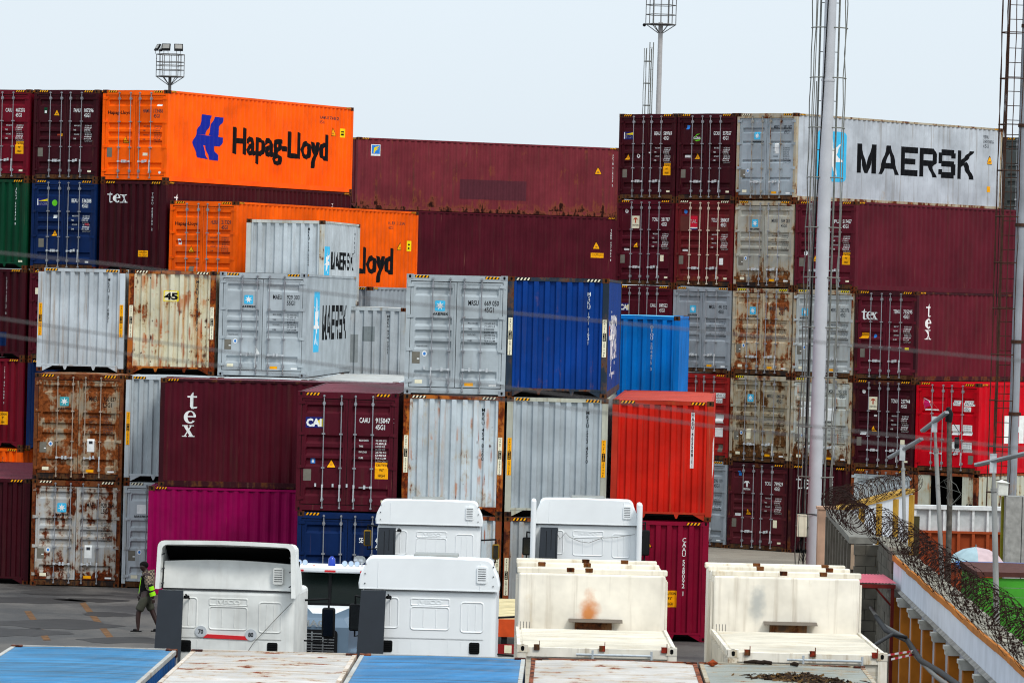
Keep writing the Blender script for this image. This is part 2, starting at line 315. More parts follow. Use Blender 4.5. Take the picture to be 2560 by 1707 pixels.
def interp(pr, t):
    if t <= pr[0][0]: return pr[0][1]
    if t >= pr[-1][0]: return pr[-1][1]
    lo, hi = 0, len(pr) - 1
    while hi - lo > 1:
        m = (lo + hi) // 2
        if pr[m][0] <= t: lo = m
        else: hi = m
    a, b = pr[lo], pr[hi]; return a[1] + (b[1] - a[1]) * (t - a[0]) / max(1e-9, b[0] - a[0])
def drape(name, items, face, parent):
    """items: marks in face coordinates; face: (prof, axis, mapper)"""
    items = [i for i in items if i]
    if name in ('label', 'sticker', 'decal', 'patch', 'caution_label', 'data_plate') and sum(1 for i in items if i[3] == 0) > 1:
        cur = []; nm = 'sticker' if name == 'decal' else name
        for it in items:
            if it[3] == 0 and cur: drape(nm, cur, face, parent); cur = []
            cur.append(it)
        return drape(nm, cur, face, parent)
    if name == 'lettering' and face[1] == 0 and 1 < len(items) <= 5:
        for it in items: drape(name, [it], face, parent)
        return
    if not items: return
    prof, axis, mapper = face; mats = []; MBx = MB()
    for vs, fs, mat, lay in items:
        if mat not in mats: mats.append(mat)
        lo = min(v[axis] for v in vs); hi = max(v[axis] for v in vs)
        br = [b[0] for b in prof if lo + 1e-4 < b[0] < hi - 1e-4]
        MBx.mi = mats.index(mat); off = .004 + lay * .003
        if br:
            bm = bmesh.new(); bv = [bm.verts.new((v[0], v[1], 0)) for v in vs]
            for f in fs:
                try: bm.faces.new([bv[i] for i in f])
                except Exception: pass
            for b in br:
                co = [0, 0, 0]; co[axis] = b; nn = [0, 0, 0]; nn[axis] = 1
                bmesh.ops.bisect_plane(bm, geom=bm.verts[:] + bm.edges[:] + bm.faces[:], plane_co=co, plane_no=nn, dist=1e-5)
            bm.verts.index_update(); vs = [(v.co.x, v.co.y) for v in bm.verts]; fs = [[v.index for v in f.verts] for f in bm.faces]; bm.free()
        MBx.add([mapper(a, b, interp(prof, (a, b)[axis]) - off) for a, b in vs], fs)
    me = bpy.data.meshes.new(name); me.from_pydata(MBx.v, [], MBx.f)
    for m in mats: me.materials.append(m)
    me.polygons.foreach_set('material_index', MBx.m); me.update()
    return obj(name, me, parent)
# ------------------------------------------------------------------ shipping containers
CW = 2.438; H9 = 2.896; H8 = 2.591
def prof(t0, t1, p, a, b, sl, d, inv=False):
    """piecewise profile: outer flat a, slope sl, inner flat b, slope sl"""
    n = max(1, round((t1 - t0) / p)); p = (t1 - t0) / n; k = p / (a + b + 2 * sl); out = [(t0, 0)]; t = t0
    for i in range(n):
        t1_ = t + a * k / 2; out += [(t1_, 0), (t1_ + sl * k, d), (t1_ + (sl + b) * k, d), (t1_ + (2 * sl + b) * k, 0)]; t += p
    out.append((t1, 0)); return out
def side_prof(L): return prof(.12, L - .12, .278, .072, .07, .068, .036)
END_PROF = prof(.15, CW - .15, .267, .105, .1, .030, .064)
def door_prof(H, st):
    if st == 0: cs = [(2.48, .12), (1.75, .12), (1.46, .12), (1.19, .12), (.48, .12)]
    elif st == 1: cs = [(2.32, .1), (1.92, .03), (1.3, .03), (.72, .03)]
    else: cs = [(2.46, .1), (1.9, .1), (1.55, .1), (1.2, .1), (.85, .1), (.42, .1)]
    out = [(.2, .03)]
    for c, b in sorted(cs):
        c = c * H / H9; out += [(c - b / 2 - .05, .03), (c - b / 2 + .01, .085), (c + b / 2 - .01, .085), (c + b / 2 + .04, .03)]
    out.append((H - .2, .03)); return out
MC = {}
def cached(k, fn):
    if k not in MC: MC[k] = fn()
    return MC[k]
DUMMY = plain('bare_steel', '808080')
UNDER = plain('dark_underside', '1b1716', .9); SILL = paint('2a2220', .60, .3, .8, name='grimy_sill', tone=('4a2414', '1c100c'))
def m_side(L, H, x, sgn):
    b = MB(); pr = side_prof(L)
    for i in range(len(pr) - 1):
        (a, da), (c, dc) = pr[i], pr[i + 1]
        q = [(x - sgn * da, a, .16), (x - sgn * dc, c, .16), (x - sgn * dc, c, H - .07), (x - sgn * da, a, H - .07)]
        b.add(q if sgn > 0 else q[::-1], [(0, 1, 2, 3)])
    me = bpy.data.meshes.new('side_wall'); me.from_pydata(b.v, [], b.f); me.materials.append(DUMMY); return me
def m_end(H, y, sgn):
    b = MB()
    for i in range(len(END_PROF) - 1):
        (a, da), (c, dc) = END_PROF[i], END_PROF[i + 1]
        q = [(a, y + sgn * (da + .012), .2), (c, y + sgn * (dc + .012), .2), (c, y + sgn * (dc + .012), H - .1), (a, y + sgn * (da + .012), H - .1)]
        b.add(q if sgn > 0 else q[::-1], [(0, 1, 2, 3)])
    me = bpy.data.meshes.new('end_wall'); me.from_pydata(b.v, [], b.f); me.materials.append(DUMMY); return me
def m_roof(L, H):
    b = MB(); pr = prof(.1, L - .1, .209, .09, .09, .014, .02); vs = []; xs = [.05, .6, 1.22, 1.84, CW - .05]; zz = [0, .012, .018, .012, 0]
    for (y, d) in pr:
        for x, q in zip(xs, zz): vs.append((x, y, H - .022 + q - d * (0 if x in (xs[0], xs[-1]) else 1)))
    fs = []
    for i in range(len(pr) - 1):
        for k in range(4): fs.append((i * 5 + k, i * 5 + k + 1, i * 5 + k + 6, i * 5 + k + 5))
    me = bpy.data.meshes.new('roof'); me.from_pydata(vs, [], fs); me.materials.append(DUMMY); return me
def m_frame(L, H, front):
    b = MB(); pw = .1 if front == 'door' else .145
    for x0, x1 in ((0, pw), (CW - pw, CW)): b.box(x0, x1, 0, .12, .118, H - .118)
    for x0, x1 in ((0, .145), (CW - .145, CW)): b.box(x0, x1, L - .12, L, .118, H - .118)
    for x in (0.004, CW - .064): b.box(x, x + .06, .12, L - .12, H - .075, H - .012); b.box(x, x + .06, .12, L - .12, .012, .165)
    if front == 'door':
        b.box(.1, CW - .1, .004, .1, H - .165, H - .014); b.mi = 1; b.box(.1, CW - .1, .004, .1, .03, .165); b.mi = 0
    else:
        b.box(.145, CW - .145, .006, .07, H - .105, H - .014); b.box(.145, CW - .145, .004, .05, .165, .215)
        for s in (0, 1):
            f = (lambda x: x) if not s else (lambda x: CW - x)
            b.prism([(f(.16), .165), (f(.45), .165), (f(.178), .02), (f(.16), .02)], 1, .01, .05)
        for x in (.8, 1.6): b.prism([(x - .06, .165), (x + .06, .165), (x + .02, .06), (x - .02, .06)], 1, .008, .03)
    b.box(.145, CW - .145, L - .07, L - .006, H - .105, H - .001); b.box(.145, CW - .145, L - .05, L - .004, .001, .2)
    return b.mesh('frame', [DUMMY, SILL])
def m_cast():
    b = MB(); b.box(-.003, .162, -.003, .175, 0, .118); b.mi = 1
    def st(f, w, h): 
        pts = [(w * math.cos(a) * .5, h * .5 * (1 if math.sin(a) > 0 else -1) - (h - w) * 0 + 0) for a in ()]
        pts = []
        for k in range(12):
            a = k * math.pi / 6; cz = (h - w) / 2 * (1 if math.sin(a) >= 0 else -1); pts.append(f(w / 2 * math.cos(a), cz + w / 2 * math.sin(a)))
        b.add(pts, [tuple(range(12))])
    st(lambda p, q: (.08 + p, -.0045, .06 + q), .055, .078); st(lambda p, q: (.1635, .09 - p, .06 + q), .055, .08); st(lambda p, q: (-.0045, .09 + p, .06 + q), .055, .08); st(lambda p, q: (.08 + p, .1765, .06 + q), .055, .078); st(lambda p, q: (.08 + p, .09 + q, .1195), .06, .09)
    return b.mesh('corner_casting', [DUMMY, HOLE])
def m_door(H, st, side):
    b = MB(); x0, x1 = (.112, 1.212) if side == 0 else (1.226, 2.326); z0, z1 = .185, H - .185
    b.box(x0, x0 + .05, .018, .07, z0, z1); b.box(x1 - .05, x1, .018, .07, z0, z1); b.box(x0 + .05, x1 - .05, .018, .07, z0, z0 + .04); b.box(x0 + .05, x1 - .05, .018, .07, z1 - .04, z1)
    pr = [(z0 + .04, .03)] + [q for q in door_prof(H, st) if z0 + .05 < q[0] < z1 - .05] + [(z1 - .04, .03)]; a, c = x0 + .05, x1 - .05; e = .05
    for i in range(len(pr) - 1):
        (p, d), (q, f) = pr[i], pr[i + 1]
        xs = [(a, 0), (a + e, 0), (a + e + .03, 1), (c - e - .03, 1), (c - e, 0), (c, 0)]
        for (xa, ka), (xb, kb) in zip(xs, xs[1:]):
            g = lambda dd, kk: .03 + (dd - .03) * kk
            b.add([(xa, g(d, ka), p), (xb, g(d, kb), p), (xb, g(f, kb), q), (xa, g(f, ka), q)], [(0, 1, 2, 3)])
    hx = .03 if side == 0 else CW - .03
    for z in (.32, 1.08, 1.88, H - .27):
        s = 1 if side == 0 else -1
        b.prism([(hx, z - .05), (hx, z + .05), (hx + s * .16, z + .025), (hx + s * .16, z - .025)] if s > 0 else [(hx, z - .05), (hx - .16, z - .025), (hx - .16, z + .025), (hx, z + .05)], 1, -.012, .016)
    return b.mesh('door', [DUMMY])
def m_gasket(H, side):
    b = MB(); x0, x1 = (.112, 1.212) if side == 0 else (1.226, 2.326); z0, z1 = .185, H - .185
    b.box(x0 - .03, x1 + .012, .034, .06, z0 - .022, z0 + .001); b.box(x0 - .03, x1 + .012, .03, .06, z1 - .001, z1 + .022)
    b.box(x0 - .03, x0 + .001, .03, .06, z0, z1); b.box(x1 - .001, x1 + .012, .028, .06, z0, z1)
    return b.mesh('gasket', [BLACK])
def m_rod(H):
    b = MB(); y = -.028; b.tube([(0, y, .07), (0, y, H - .07)], .0135, 8)
    for z in (1.06, 1.88 if H > 2.7 else 1.7): b.box(-.04, .04, y - .022, .02, z - .018, z + .018)
    for z in (.3, H - .28): b.box(-.024, .024, y - .025, .02, z - .045, z + .045); b.box(-.036, .036, y - .02, .02, z - .016, z + .016)
    for z in (.1, H - .1): b.box(-.024, .024, y - .03, .01, z - .018, z + .018)
    return b.mesh('locking_rod', [DUMMY])
def m_handle(v):
    b = MB(); y = -.055
    if v == 0:   # closed across, hooked in its hasp
        b.box(-.02, .04, y - .012, y + .02, .58, .64); b.tube([(.03, y, .61), (.3, y, .60)], .011, 6); b.box(.14, .19, y - .02, .03, .57, .66)
    elif v == 1: b.box(-.04, .02, y - .012, y + .02, .58, .64); b.tube([(-.03, y, .61), (-.3, y, .60)], .011, 6); b.box(-.19, -.14, y - .02, .03, .57, .66)
    else: b.box(-.025, .02, y - .012, y + .02, .58, .66); b.tube([(-.01, y, .62), (-.012, y - .01, .34), (-.02, y - .02, .25)], .013, 6); b.box(-.19, -.15, y + .02, .03, .6, .68)
    return b.mesh('door_handle', [DUMMY])
def m_floor(L):
    b = MB(); b.box(.066, CW - .066, .07, L - .07, .12, .16)
    for k in range(int(L / .9)): b.box(.066, CW - .066, .4 + k * .9, .45 + k * .9, .03, .12)
    return b.mesh('floor', [UNDER])

NCONT = 0
def container(loc, rz, label, L=12.192, H=H9, front='door', mat=None, fmat=None, rodm=None, st=0, dec=(), side=(), top='y', group=None, hy=('y', 'y'), castm=None, handles=(0, 1, 0, 2), roofmat=None, caution=None, doormat=None, sidehatch=True, sill=None):
    """origin: lower left front corner; x across, y along, z up"""
    global NCONT; NCONT += 1
    e = empty('shipping_container', loc, rz, label, 'container', group)
    fmat = fmat or mat; castm = castm or CASTM
    fo = obj('frame', cached(('f', L, H, front), lambda: m_frame(L, H, front)), e, mat=fmat)
    if sill: fo.material_slots[1].link = 'OBJECT'; fo.material_slots[1].material = sill
    obj('side_wall', cached(('s', L, H, 1), lambda: m_side(L, H, CW - .012, 1)), e, mat=mat)
    obj('side_wall', cached(('s', L, H, -1), lambda: m_side(L, H, .012, -1)), e, mat=mat)
    obj('end_wall', cached(('e', L, H), lambda: m_end(H, L, -1)), e, mat=mat)
    obj('roof', cached(('r', L, H), lambda: m_roof(L, H)), e, mat=roofmat or mat)
    obj('floor', cached(('fl', L), lambda: m_floor(L)), e)
    for x in (0, CW - .159):
        for y in (0, L - .172):
            for z in (0, H - .118): obj('corner_casting', cached('cast', m_cast), e, (x, y, z), mat=castm)
    if front == 'door':
        for sd_ in (0, 1):
            d = obj('door', cached(('d', H, st, sd_), lambda: m_door(H, st, sd_)), e, mat=doormat or mat)
            obj('gasket', cached(('g', H, sd_), lambda: m_gasket(H, sd_)), d)
            for k, x in enumerate(((.64, 1.06), (1.40, 1.82))[sd_]):
                obj('locking_rod', cached(('rod', H), lambda: m_rod(H)), d, (x, 0, 0), mat=rodm or ROD)
                obj('door_handle', cached(('h', handles[sd_ * 2 + k]), lambda: m_handle(handles[sd_ * 2 + k])), d, (x, 0, 0), mat=STEEL)
        face = (door_prof(H, st), 1, lambda u, z, d: (u, d, z))
    else:
        obj('end_wall', cached(('ef', H), lambda: m_end(H, 0, 1)), e, mat=mat)
        face = (END_PROF, 0, lambda u, z, d: (u, d + .012, z))
    hc = {'y': (YE, SG), 'w': (CREAM, SG), 'c': (CREAM, SG), 'l': (YL, SG)}
    flat = ([(-9, 0), (99, 0)], 1, lambda u, z, d: (u, d + .002, z))
    for x, h in ((.2, hy[0]), (CW - .54, hy[1])):
        if h: drape('warning_stripes', hatch(x, x + .34, H - .088, H - .028, *hc[h]), flat, e)
    groups = {}
    for it in dec:
        for nm, q in it.items(): groups.setdefault(nm, []).extend(q)
    for nm, q in groups.items(): drape(nm, q, face, e)
    if caution:
        cm = {'y': YE, 'c': CREAM}[caution]; pf = ([(-9, 0), (99, 0)], 1, lambda u, z, d: (u, d - .002, z))
        for u in (.03, CW - .135):
            q = [Rc(u, 1.02 - .02, u + .1, 1.9, cm), Rc(u + .012, 1.38, u + .088, 1.58, BK, 1)]
            for k, c in enumerate('CAUTION'): q.append(T(c, u + .05, 1.84 - k * .062, .04, BK, al='c', bold=.02, xs=.9))
            for k, c in enumerate('HIGH'): q.append(T(c, u + .05, 1.535 - k * .046, .032, cm, al='c', bold=.02, xs=1.1)); 
            q[-4:] = [(a, b, m_, 2) for a, b, m_, l_ in q[-4:]]
            for k, c in enumerate('CONTAINER'): q.append(T(c, u + .05, 1.325 - k * .039, .028, BK, al='c', bold=.02, xs=1.1))
            q = [(a, b, m_, max(l_, 1) if m_ is not cm or i > 0 else l_) for i, (a, b, m_, l_) in enumerate(q)]
            drape('caution_label', q, pf, e)
    if side:
        sf = (side_prof(L), 0, lambda s, z, d: (CW - .012 - d, s, z)); g2 = {}
        for it in side:
            for nm, q in it.items(): g2.setdefault(nm, []).extend(q)
        for nm, q in g2.items(): drape(nm, q, sf, e)
    if sidehatch:
        rf = ([(-9, 0), (99, 0)], 1, lambda s, z, d: (CW - .004 - d, s, z))
        drape('warning_stripes', hatch(.2, .5, H - .068, H - .02, YE, SG), rf, e); drape('warning_stripes', hatch(L - .5, L - .2, H - .068, H - .02, YE, SG), rf, e)
    return e
# --- ready-made sets of marks
def specs(mat, rows=None, u=(1.5, 1.9), z0=1.72, w=(.26, .26), gap=.07):
    rows = rows or [('MAX GROSS', '32.500 KG'), ('', '71.650 LB'), ('TARE', '3.720 KG'), ('', '8.200 LB'), ('PAYLOAD', '28.780 KG'), ('', '63.450 LB'), ('CUBE', '76.4 CU.M'), ('', '2.700 CU.FT')]
    out = []
    for i, (a, b) in enumerate(rows):
        z = z0 - i * gap
        if a: out.append(T(a, u[0], z, .042, mat, xs=.7, bold=.01))
        out.append(T(b, u[1], z, .042, mat, w=w[1] * len(b) / 9, bold=.01))
    return {'lettering': out}
def idno(idl, num, chk, mat, typ='45G1', z=2.17, u=(1.5, 1.89), h=.118):
    return {'lettering': [T(idl, u[0], z, h, mat, w=.25, bold=.012), T(num, u[1], z, h, mat, w=.35, bold=.012), T(chk, 2.30, z, h, mat, w=.055, bold=.004), T(typ, u[1], z - .16, h, mat, w=.23, bold=.012)]}
def star_logo(u=.82, z=2.14, s=.25, word=True, wm=BK, base=CY, st=WT):
    q = [RR(u - s / 2, z - s / 2, u + s / 2, z + s / 2, .03, base)]
    if st: q.append(star(u, z, s * .44, st))
    if word: q += maersk(u - .19, z - s / 2 - .1, .39, .06, wm, .24)
    return {'logo': q}
def plates(white=.98):
    return {'data_plate': [Rc(.17, .74, .36, 1.02, GY), Rc(.29, .84, .35, .87, WT, 1)], 'decal': [circ(.47, white, .07, WT, 0, .85), circ(.47, white, .04, LB, 1, .8)]}
def bottom(orange=True, left=True, right=True):
    q = []
    if left: q.append(Rc(.25, .26, .43, .35, CREAM))
    if orange: q.append(Rc(1.45, .22, 1.66, .3, YE))
    if right: q.append(Rc(2.04, .21, 2.22, .27, WT))
    return {'label': q}
def caution96(u=1.9, z=.82, w=.32, h=.4):
    return {'caution_label': [Rc(u, z, u + w, z + h, YE), T('CAUTION', u + w / 2, z + h * .74, .06, BK, w=w * .86, al='c', bold=.02), T("9'6\"", u + w / 2, z + h * .45, .065, BK, al='c', bold=.02), T('HIGH', u + w / 2, z + h * .12, .065, BK, al='c', bold=.02)]}
def fixlay(d): return {k: [(a, b, m, (0 if i == 0 else 1)) for i, (a, b, m, l) in enumerate(v)] for k, v in d.items()}
caution96_ = lambda *a, **k: fixlay(caution96(*a, **k))
def warn(u, z, s=.2): return {'warning_triangle': tri(u, z, s)}
def leasing(idl, num, chk, typ='45G1', mat=WT, extra=(), caution=False, plate=True, tr=(.82, 1.42)):
    d = [idno(idl, num, chk, mat, typ), specs(mat)]
    if tr: d.append(warn(*tr))
    if caution: d.append(caution96_())
    if plate: d.append({'data_plate': [Rc(.17, .74, .36, 1.02, GY)]})
    d.append({'label': [Rc(2.06, .25, 2.2, .31, CREAM)]})
    return d + list(extra)

ROD = paint('85878c', .68, .3, .5, name='rod_steel'); CASTM = paint('2e1a17', .58, .3, .7, name='casting_paint')
WINE = paint('490e1c', .78, .3); WINED = paint('370a14', .76, .3); WINEE = paint('6e2830', .66, .5, .6, low=.1, tone=('33120e', '170a08')); WINEF = paint('571623', .78, .3); MSIDE = paint('b3b9bf', .70, .45)
WINER = paint('5e171c', .70, .45, low=.08, tone=('33120e', '170a08')); WINES = paint('6a2a38', .69, .4, .45)  # WINES is a paler wine, used on roofs
MAR = paint('66091c', .8, .2); CRIM = paint('7c0828', .82, .15); GREY = paint('8e959b', .80, .22); GREYN = paint('a3abaf', .86, .12); GREYL = paint('b0b7bb', .74, .4)
GREYS = paint('b5bdc2', .77, .45, .55, 0, 'brownruns_paint'); FORANGE = paint('a85c22', .50, .5, .7, .5, 'orangeruns_post', tone=('7d3210', '3a180c')); RUSTG = paint('a6a8a8', .53, .6, .6, tone=('6e2f10', '33180d')); RUSTB = paint('958a7a', .48, .7, .65, tone=('8a4a22', '55290f'))
RUSTM = paint('a2a29a', .60, .6, .6); RUSTS = paint('cdc8ae', .59, .6, .6, 1.5, 'orangeruns_paint', tone=('8a4012', '4a200c')); RUSTW = paint('b9c2c6', .625, .35, .6, .9, 'orangeruns_paint', tone=('8a4012', '4a200c')); WHR = paint('bcc4c8', .655, .4, .55)
ORG = paint('f55c00', .86, .08, .5); ORG2 = paint('e95800', .80, .2, .45); NAV = paint('06204a', .8, .25); BLU = paint('07377f', .69, .35, .5, tone=('3a2418', '1c130e')); SKY = paint('006ab8', .70, .35, .5)
GREEN = paint('043a24', .75, .4); MAG = paint('8a0048', .9, .12, .45); RED = paint('bd1c0e', .69, .45, .5, tone=('5a1810', '2a0f0b')); RED2 = paint('bd0016', .82, .15, .45); DGR = paint('4a4e4c', .75, .5)
LGRUST = paint('aeb5b8', .63, .7, .6, tone=('8a4015', '4a210e'))
FRUST = paint('7d3a22', .52, .5, .7, tone=('4a2016', '25130f'), name='rusty_post_paint'); FWINE = paint('351018', .64, .4, name='post_paint'); FRUSTY = paint('a8a08e', .555, .6, .7, .5, tone=('7a3614', '3a1c0e'), name='rusty_post_paint_b')
# ------------------------------------------------------------------ the stacks
BL = {'A': (-13.25, 133.9, -.067, 2.545), 'L': (-12.99, 130.95, -.03, 2.5), 'B': (-5.075, 115.93, -.0376, 2.5), 'F': (3.457, 162.97, -.6894, 2.499), 'D': (-15.6, 154.85, -.4703, 2.6)}
def bp(k, c, z=0, dx=0, dy=0):
    X, Y, yaw, p = BL[k]; c = c * p + dx
    return (X + c * math.cos(yaw) - dy * math.sin(yaw), Y + c * math.sin(yaw) + dy * math.cos(yaw), z * H9 if z < 6 else z)
def Q(k, c, lv, label, **kw):
    yaw = BL[k][2] + kw.pop('dyaw', 0); dx = kw.pop('dx', 0); dy = kw.pop('dy', 0); z = kw.pop('z', None)
    l = bp(k, c, 0, dx, dy); z = lv * H9 if z is None else z
    kw.setdefault('group', {'A': 'containers stacked on the left', 'L': 'containers stacked on the left', 'B': 'containers stacked in the middle', 'F': 'containers stacked on the right', 'D': 'containers stacked at the far left'}[k])
    return container((l[0], l[1], z), yaw, label, **kw)
sp = lambda *a: {'sticker': list(a)}
# far left stack, seen corner-on
Q('D', -1, 4, 'crimson container on the top tier cut by the left edge of the photo', mat=MAR, dec=leasing('CAIU', '467276', '7', tr=None, caution=True), fmat=MAR)
Q('D', 0, 4, 'dark wine container on the top tier, directly left of the bright orange one', mat=WINED, dec=leasing('FANU', '107296', '9', extra=[warn(.86, 2.15), sp(Rc(.38, 2.12, .5, 2.32, GREEN), Rc(.4, 2.14, .48, 2.22, WT, 1), Rc(.86, 1.42, .98, 1.47, BRN), Rc(.98, 1.4, 1.06, 1.49, YE))], tr=None))
hl = lambda: {'logo': [T('Hapag-Lloyd', .19, 2.12, .105, BK, w=.84, bold=.02)]}
Q('D', 1, 4, 'bright orange container on the top tier with a blue emblem on its side', mat=ORG, st=0, sill=ORG,
  dec=[hl(), idno('HAMU', '173486', '2', GR2), specs(GR2), warn(.86, 1.3), {'data_plate': [Rc(.18, .75, .37, 1.05, GY)]}, {'label': [Rc(2.0, 2.38, 2.2, 2.44, WT), circ(2.16, .27, .045, WT), Rc(1.52, .8, 1.7, .89, CREAM)]}],
  side=[{'logo': hapag_logo(1.62, .76, 1.92, 1.46)}, {'lettering': [*heavy('Hapag-Lloyd', 4.22, 1.05, .82, BK, w=6.3, bold=.018), T('HAMU 173486 2', 9.9, 2.42, .1, GR2, w=1.3, bold=.01), T('45G1', 9.9, 2.26, .1, GR2, w=.4)]}, warn(10.85, 2.0, .26), {'label': [Rc(11.35, 1.85, 11.7, 2.15, YL), Rc(11.42, 2.02, 11.62, 2.06, BK, 1), Rc(11.42, 1.92, 11.6, 1.98, BK, 1)]}])
Q('D', -1, 3, 'dark green container on the second tier at the left edge of the photo', front='end', mat=GREEN, dec=[{'lettering': V('UACU 601472 8', 1.98, 2.62, .085, .1, WT)}, {'label': [Rc(2.1, .2, 2.3, .28, CREAM)]}])
Q('D', 0, 3, 'navy blue container with a lighthouse logo between a green and a wine one', mat=NAV,
  dec=[idno('BEAU', '536288', '5', WT), specs(WT), warn(.86, 1.18), {'logo': [Rc(.18, 2.05, .6, 2.3, NAVY), P([(.24, 2.2), (.6, 2.28), (.6, 2.2)], YL, 1), T('BEACON', .24, 2.08, .075, WT, w=.35, bold=.03), Rc(.2, 2.07, .235, 2.27, WT, 1)]},
       sp(circ(.86, 2.15, .1, GRN), Rc(.8, 1.66, .94, 1.76, WT), Rc(1.98, 1.44, 2.14, 1.5, RD)), {'data_plate': [Rc(.28, .72, .48, 1.0, GY)]}, {'label': [Rc(2.05, .24, 2.18, .3, WT)]}])
Q('D', 1, 3, 'wine container with white serif lettering on its end below the bright orange one', front='end', mat=WINED,
  dec=[{'logo': tex('t', .2, 2.19, .28) + tex('e', .46, 2.19, .28) + tex('x', .72, 2.19, .26)}, {'lettering': V('TGBU 608709 2', 1.9, 2.52, .085, .1, WT)}, {'caution_label': [Rc(1.45, .48, 1.81, .68, YE), T('CAUTION', 1.48, .59, .06, BK, w=.3, bold=.02), T('9\'6" HIGH', 1.48, .51, .04, BK, w=.3, bold=.02)]}],
  side=[{'logo': tex('t', .55, 2.1, .31)}, {'lettering': V('TGBU 608709 2', 10.9, 2.5, .085, .1, WT)}])
Q('D', -1, 2, 'wine container with a dark patch low on its end at the left edge, third tier', front='end', mat=WINED, dec=[{'lettering': V('FCIU 755767 8', 1.7, 2.62, .085, .1, WT)}, {'patch': [Rc(1.3, .4, 1.75, .85, NAV)]}])
Q('D', 0, 2, 'wine container showing only a sliver of its door beside the pale ribbed container end', mat=WINE, dec=[sp(Rc(.2, 2.1, .4, 2.3, CREAM))])
Q('D', -1, 1, 'crimson container end with yellow caution label at the left edge, fourth tier', front='end', mat=MAR, dec=[{'lettering': V('CAIU 481444 0', 1.7, 2.62, .085, .1, WT)}, caution96_(1.5, .75, .34, .42)])
Q('D', 0, 1, 'navy container showing only a narrow strip beside the rust-brown doors', front='end', mat=NAV)
Q('D', -1, 0, 'orange container mostly hidden behind the wine roof at the left edge', front='end', mat=ORG2, dec=[{'lettering': V('HAMU', 1.7, 2.62, .1, .12, GR2)}])
Q('D', 2, 3, 'orange container half hidden behind the small white one, its black lettering cut short', z=8.08, mat=ORG2, st=2,
  dec=[hl(), idno('HLBU', '217329', '4', GR2), specs(GR2), warn(.8, 1.35), {'data_plate': [Rc(.72, .55, .9, .82, GY)]}, sp(Rc(.3, 1.5, .42, 1.68, WT), circ(.36, 1.6, .04, RD, 1))],
  side=[{'logo': hapag_logo(1.62, .76, 1.92, 1.46)}, {'lettering': [*heavy('Hapag-Lloyd', 4.22, .78, .82, BK, w=6.3, bold=.018), T('HLBU 213296', 10.1, 2.42, .1, GR2, w=1.2), T('45G1', 10.1, 2.26, .1, GR2, w=.35)]}, warn(10.95, 1.7, .26), {'label': [Rc(11.45, 1.55, 11.75, 1.9, YL), Rc(11.5, 1.75, 11.7, 1.8, BK, 1), Rc(11.5, 1.62, 11.68, 1.68, BK, 1)]}])
Q('D', 3, 3, 'plain grey container just below the half-hidden orange one', z=5.5, dy=4.2, front='end', mat=GREY)
container(at(70, 1463, 131.3) - Vector((CW, 0, 0)) + Vector((0, 0, .02)), -.02, 'wine container standing on the ground at the left edge, its paler roof visible', front='end', mat=WINED, roofmat=WINES, dec=[{'lettering': V('ZCSU 864220 2', 1.15, 2.72, .12, .125, WT)}], hy=('w', 'y'), group='containers stacked on the left')
# left front stack
Q('A', 0, 2, 'pale grey ribbed container end with brown runs, top of the left front stack', front='end', mat=GREYS, fmat=GREYS, dec=[{'lettering': V('MRSU 351 6851', 1.98, 2.64, .1, .103, BK)}], caution='y')
Q('A', 1, 2, 'badly rusted white container end with a yellow 45 sign', front='end', mat=RUSTS, fmat=FORANGE, hy=('w', 'w'), dec=[{'lettering': V('MSKU 475 9337 0', 1.92, 2.64, .1, .103, GR2)}, {'sign_45': [Rc(.98, 2.03, 1.4, 2.33, YL), Rc(1.01, 2.05, 1.34, 2.31, CREAM, 1), (lambda t: (t[0], t[1], t[2], 2))(T('45', 1.0, 2.09, .17, BK, w=.38, bold=.05))]}], caution='c')
msk = lambda n1, n2, n3, typ='45G1', mat=BK, l=True: [star_logo(), idno(n1, n2, n3, mat, typ), specs(GR2), plates(), bottom(), {'lettering': [T('maersk.com', .27, 1.14, .05, GR2, w=.26)]}]
side_m = lambda: [{'logo': [Rc(2.18, .69, 3.55, 2.4, CY), star(2.86, 1.52, .74, WT)]}, {'lettering': maersk(4.38, 1.02, 6.8, 1.0, BK, .195) + V('9293036', 12.6, 2.3, .08, .1, GR2)}, warn(12.6, 1.7, .25)]
Q('A', 2, 2, 'clean grey container, right side lettered in black, at the end of the left stack', L=13.716, mat=GREYN, dec=msk('MAEU', '929 303', '6', '55G1') + [sp(P([(1.02, .62), (1.18, .62), (1.02, .88)], WT))], side=side_m(), fmat=GREYN, castm=GREY, handles=(0, 2, 0, 1), sill=GREYN)
Q('L', 0, 1, 'rust-brown door container with a teal star emblem on the left, second tier', L=13.716, mat=RUSTB, fmat=paint('5a2f20', .52, .5, .7, name='rusty_post_paint_c'), rodm=paint('a09080', .66, .4, name='rod_paint'), dec=[star_logo(base=decal('teal_logo_paint', '3d9aa3')), idno('MAEU', '920 837', '4', BK, 'L5G1'), specs(GR2), plates(), bottom(), sp(Rc(1.47, .78, 1.67, 1.13, WT), Rc(1.52, 1.0, 1.62, 1.08, GR2, 1))])
Q('L', 0, 0, 'rust-streaked grey door container standing on the ground below the rust-brown one', L=13.716, mat=RUSTG, fmat=paint('5a2f20', .52, .5, .7, name='rusty_post_paint_c'), hy=('w', 'w'), dec=[star_logo(), idno('MAEU', '920 264', '8', BK, 'L5G1'), specs(GR2), plates(), bottom(), sp(Rc(1.47, .78, 1.67, 1.13, WT), Rc(1.52, 1.0, 1.62, 1.08, GR2, 1))])
Q('L', 1, 1, 'pale grey ribbed container end squeezed between rust-brown doors and the wine long side', front='end', mat=GREYN, fmat=GREYL, caution='y')
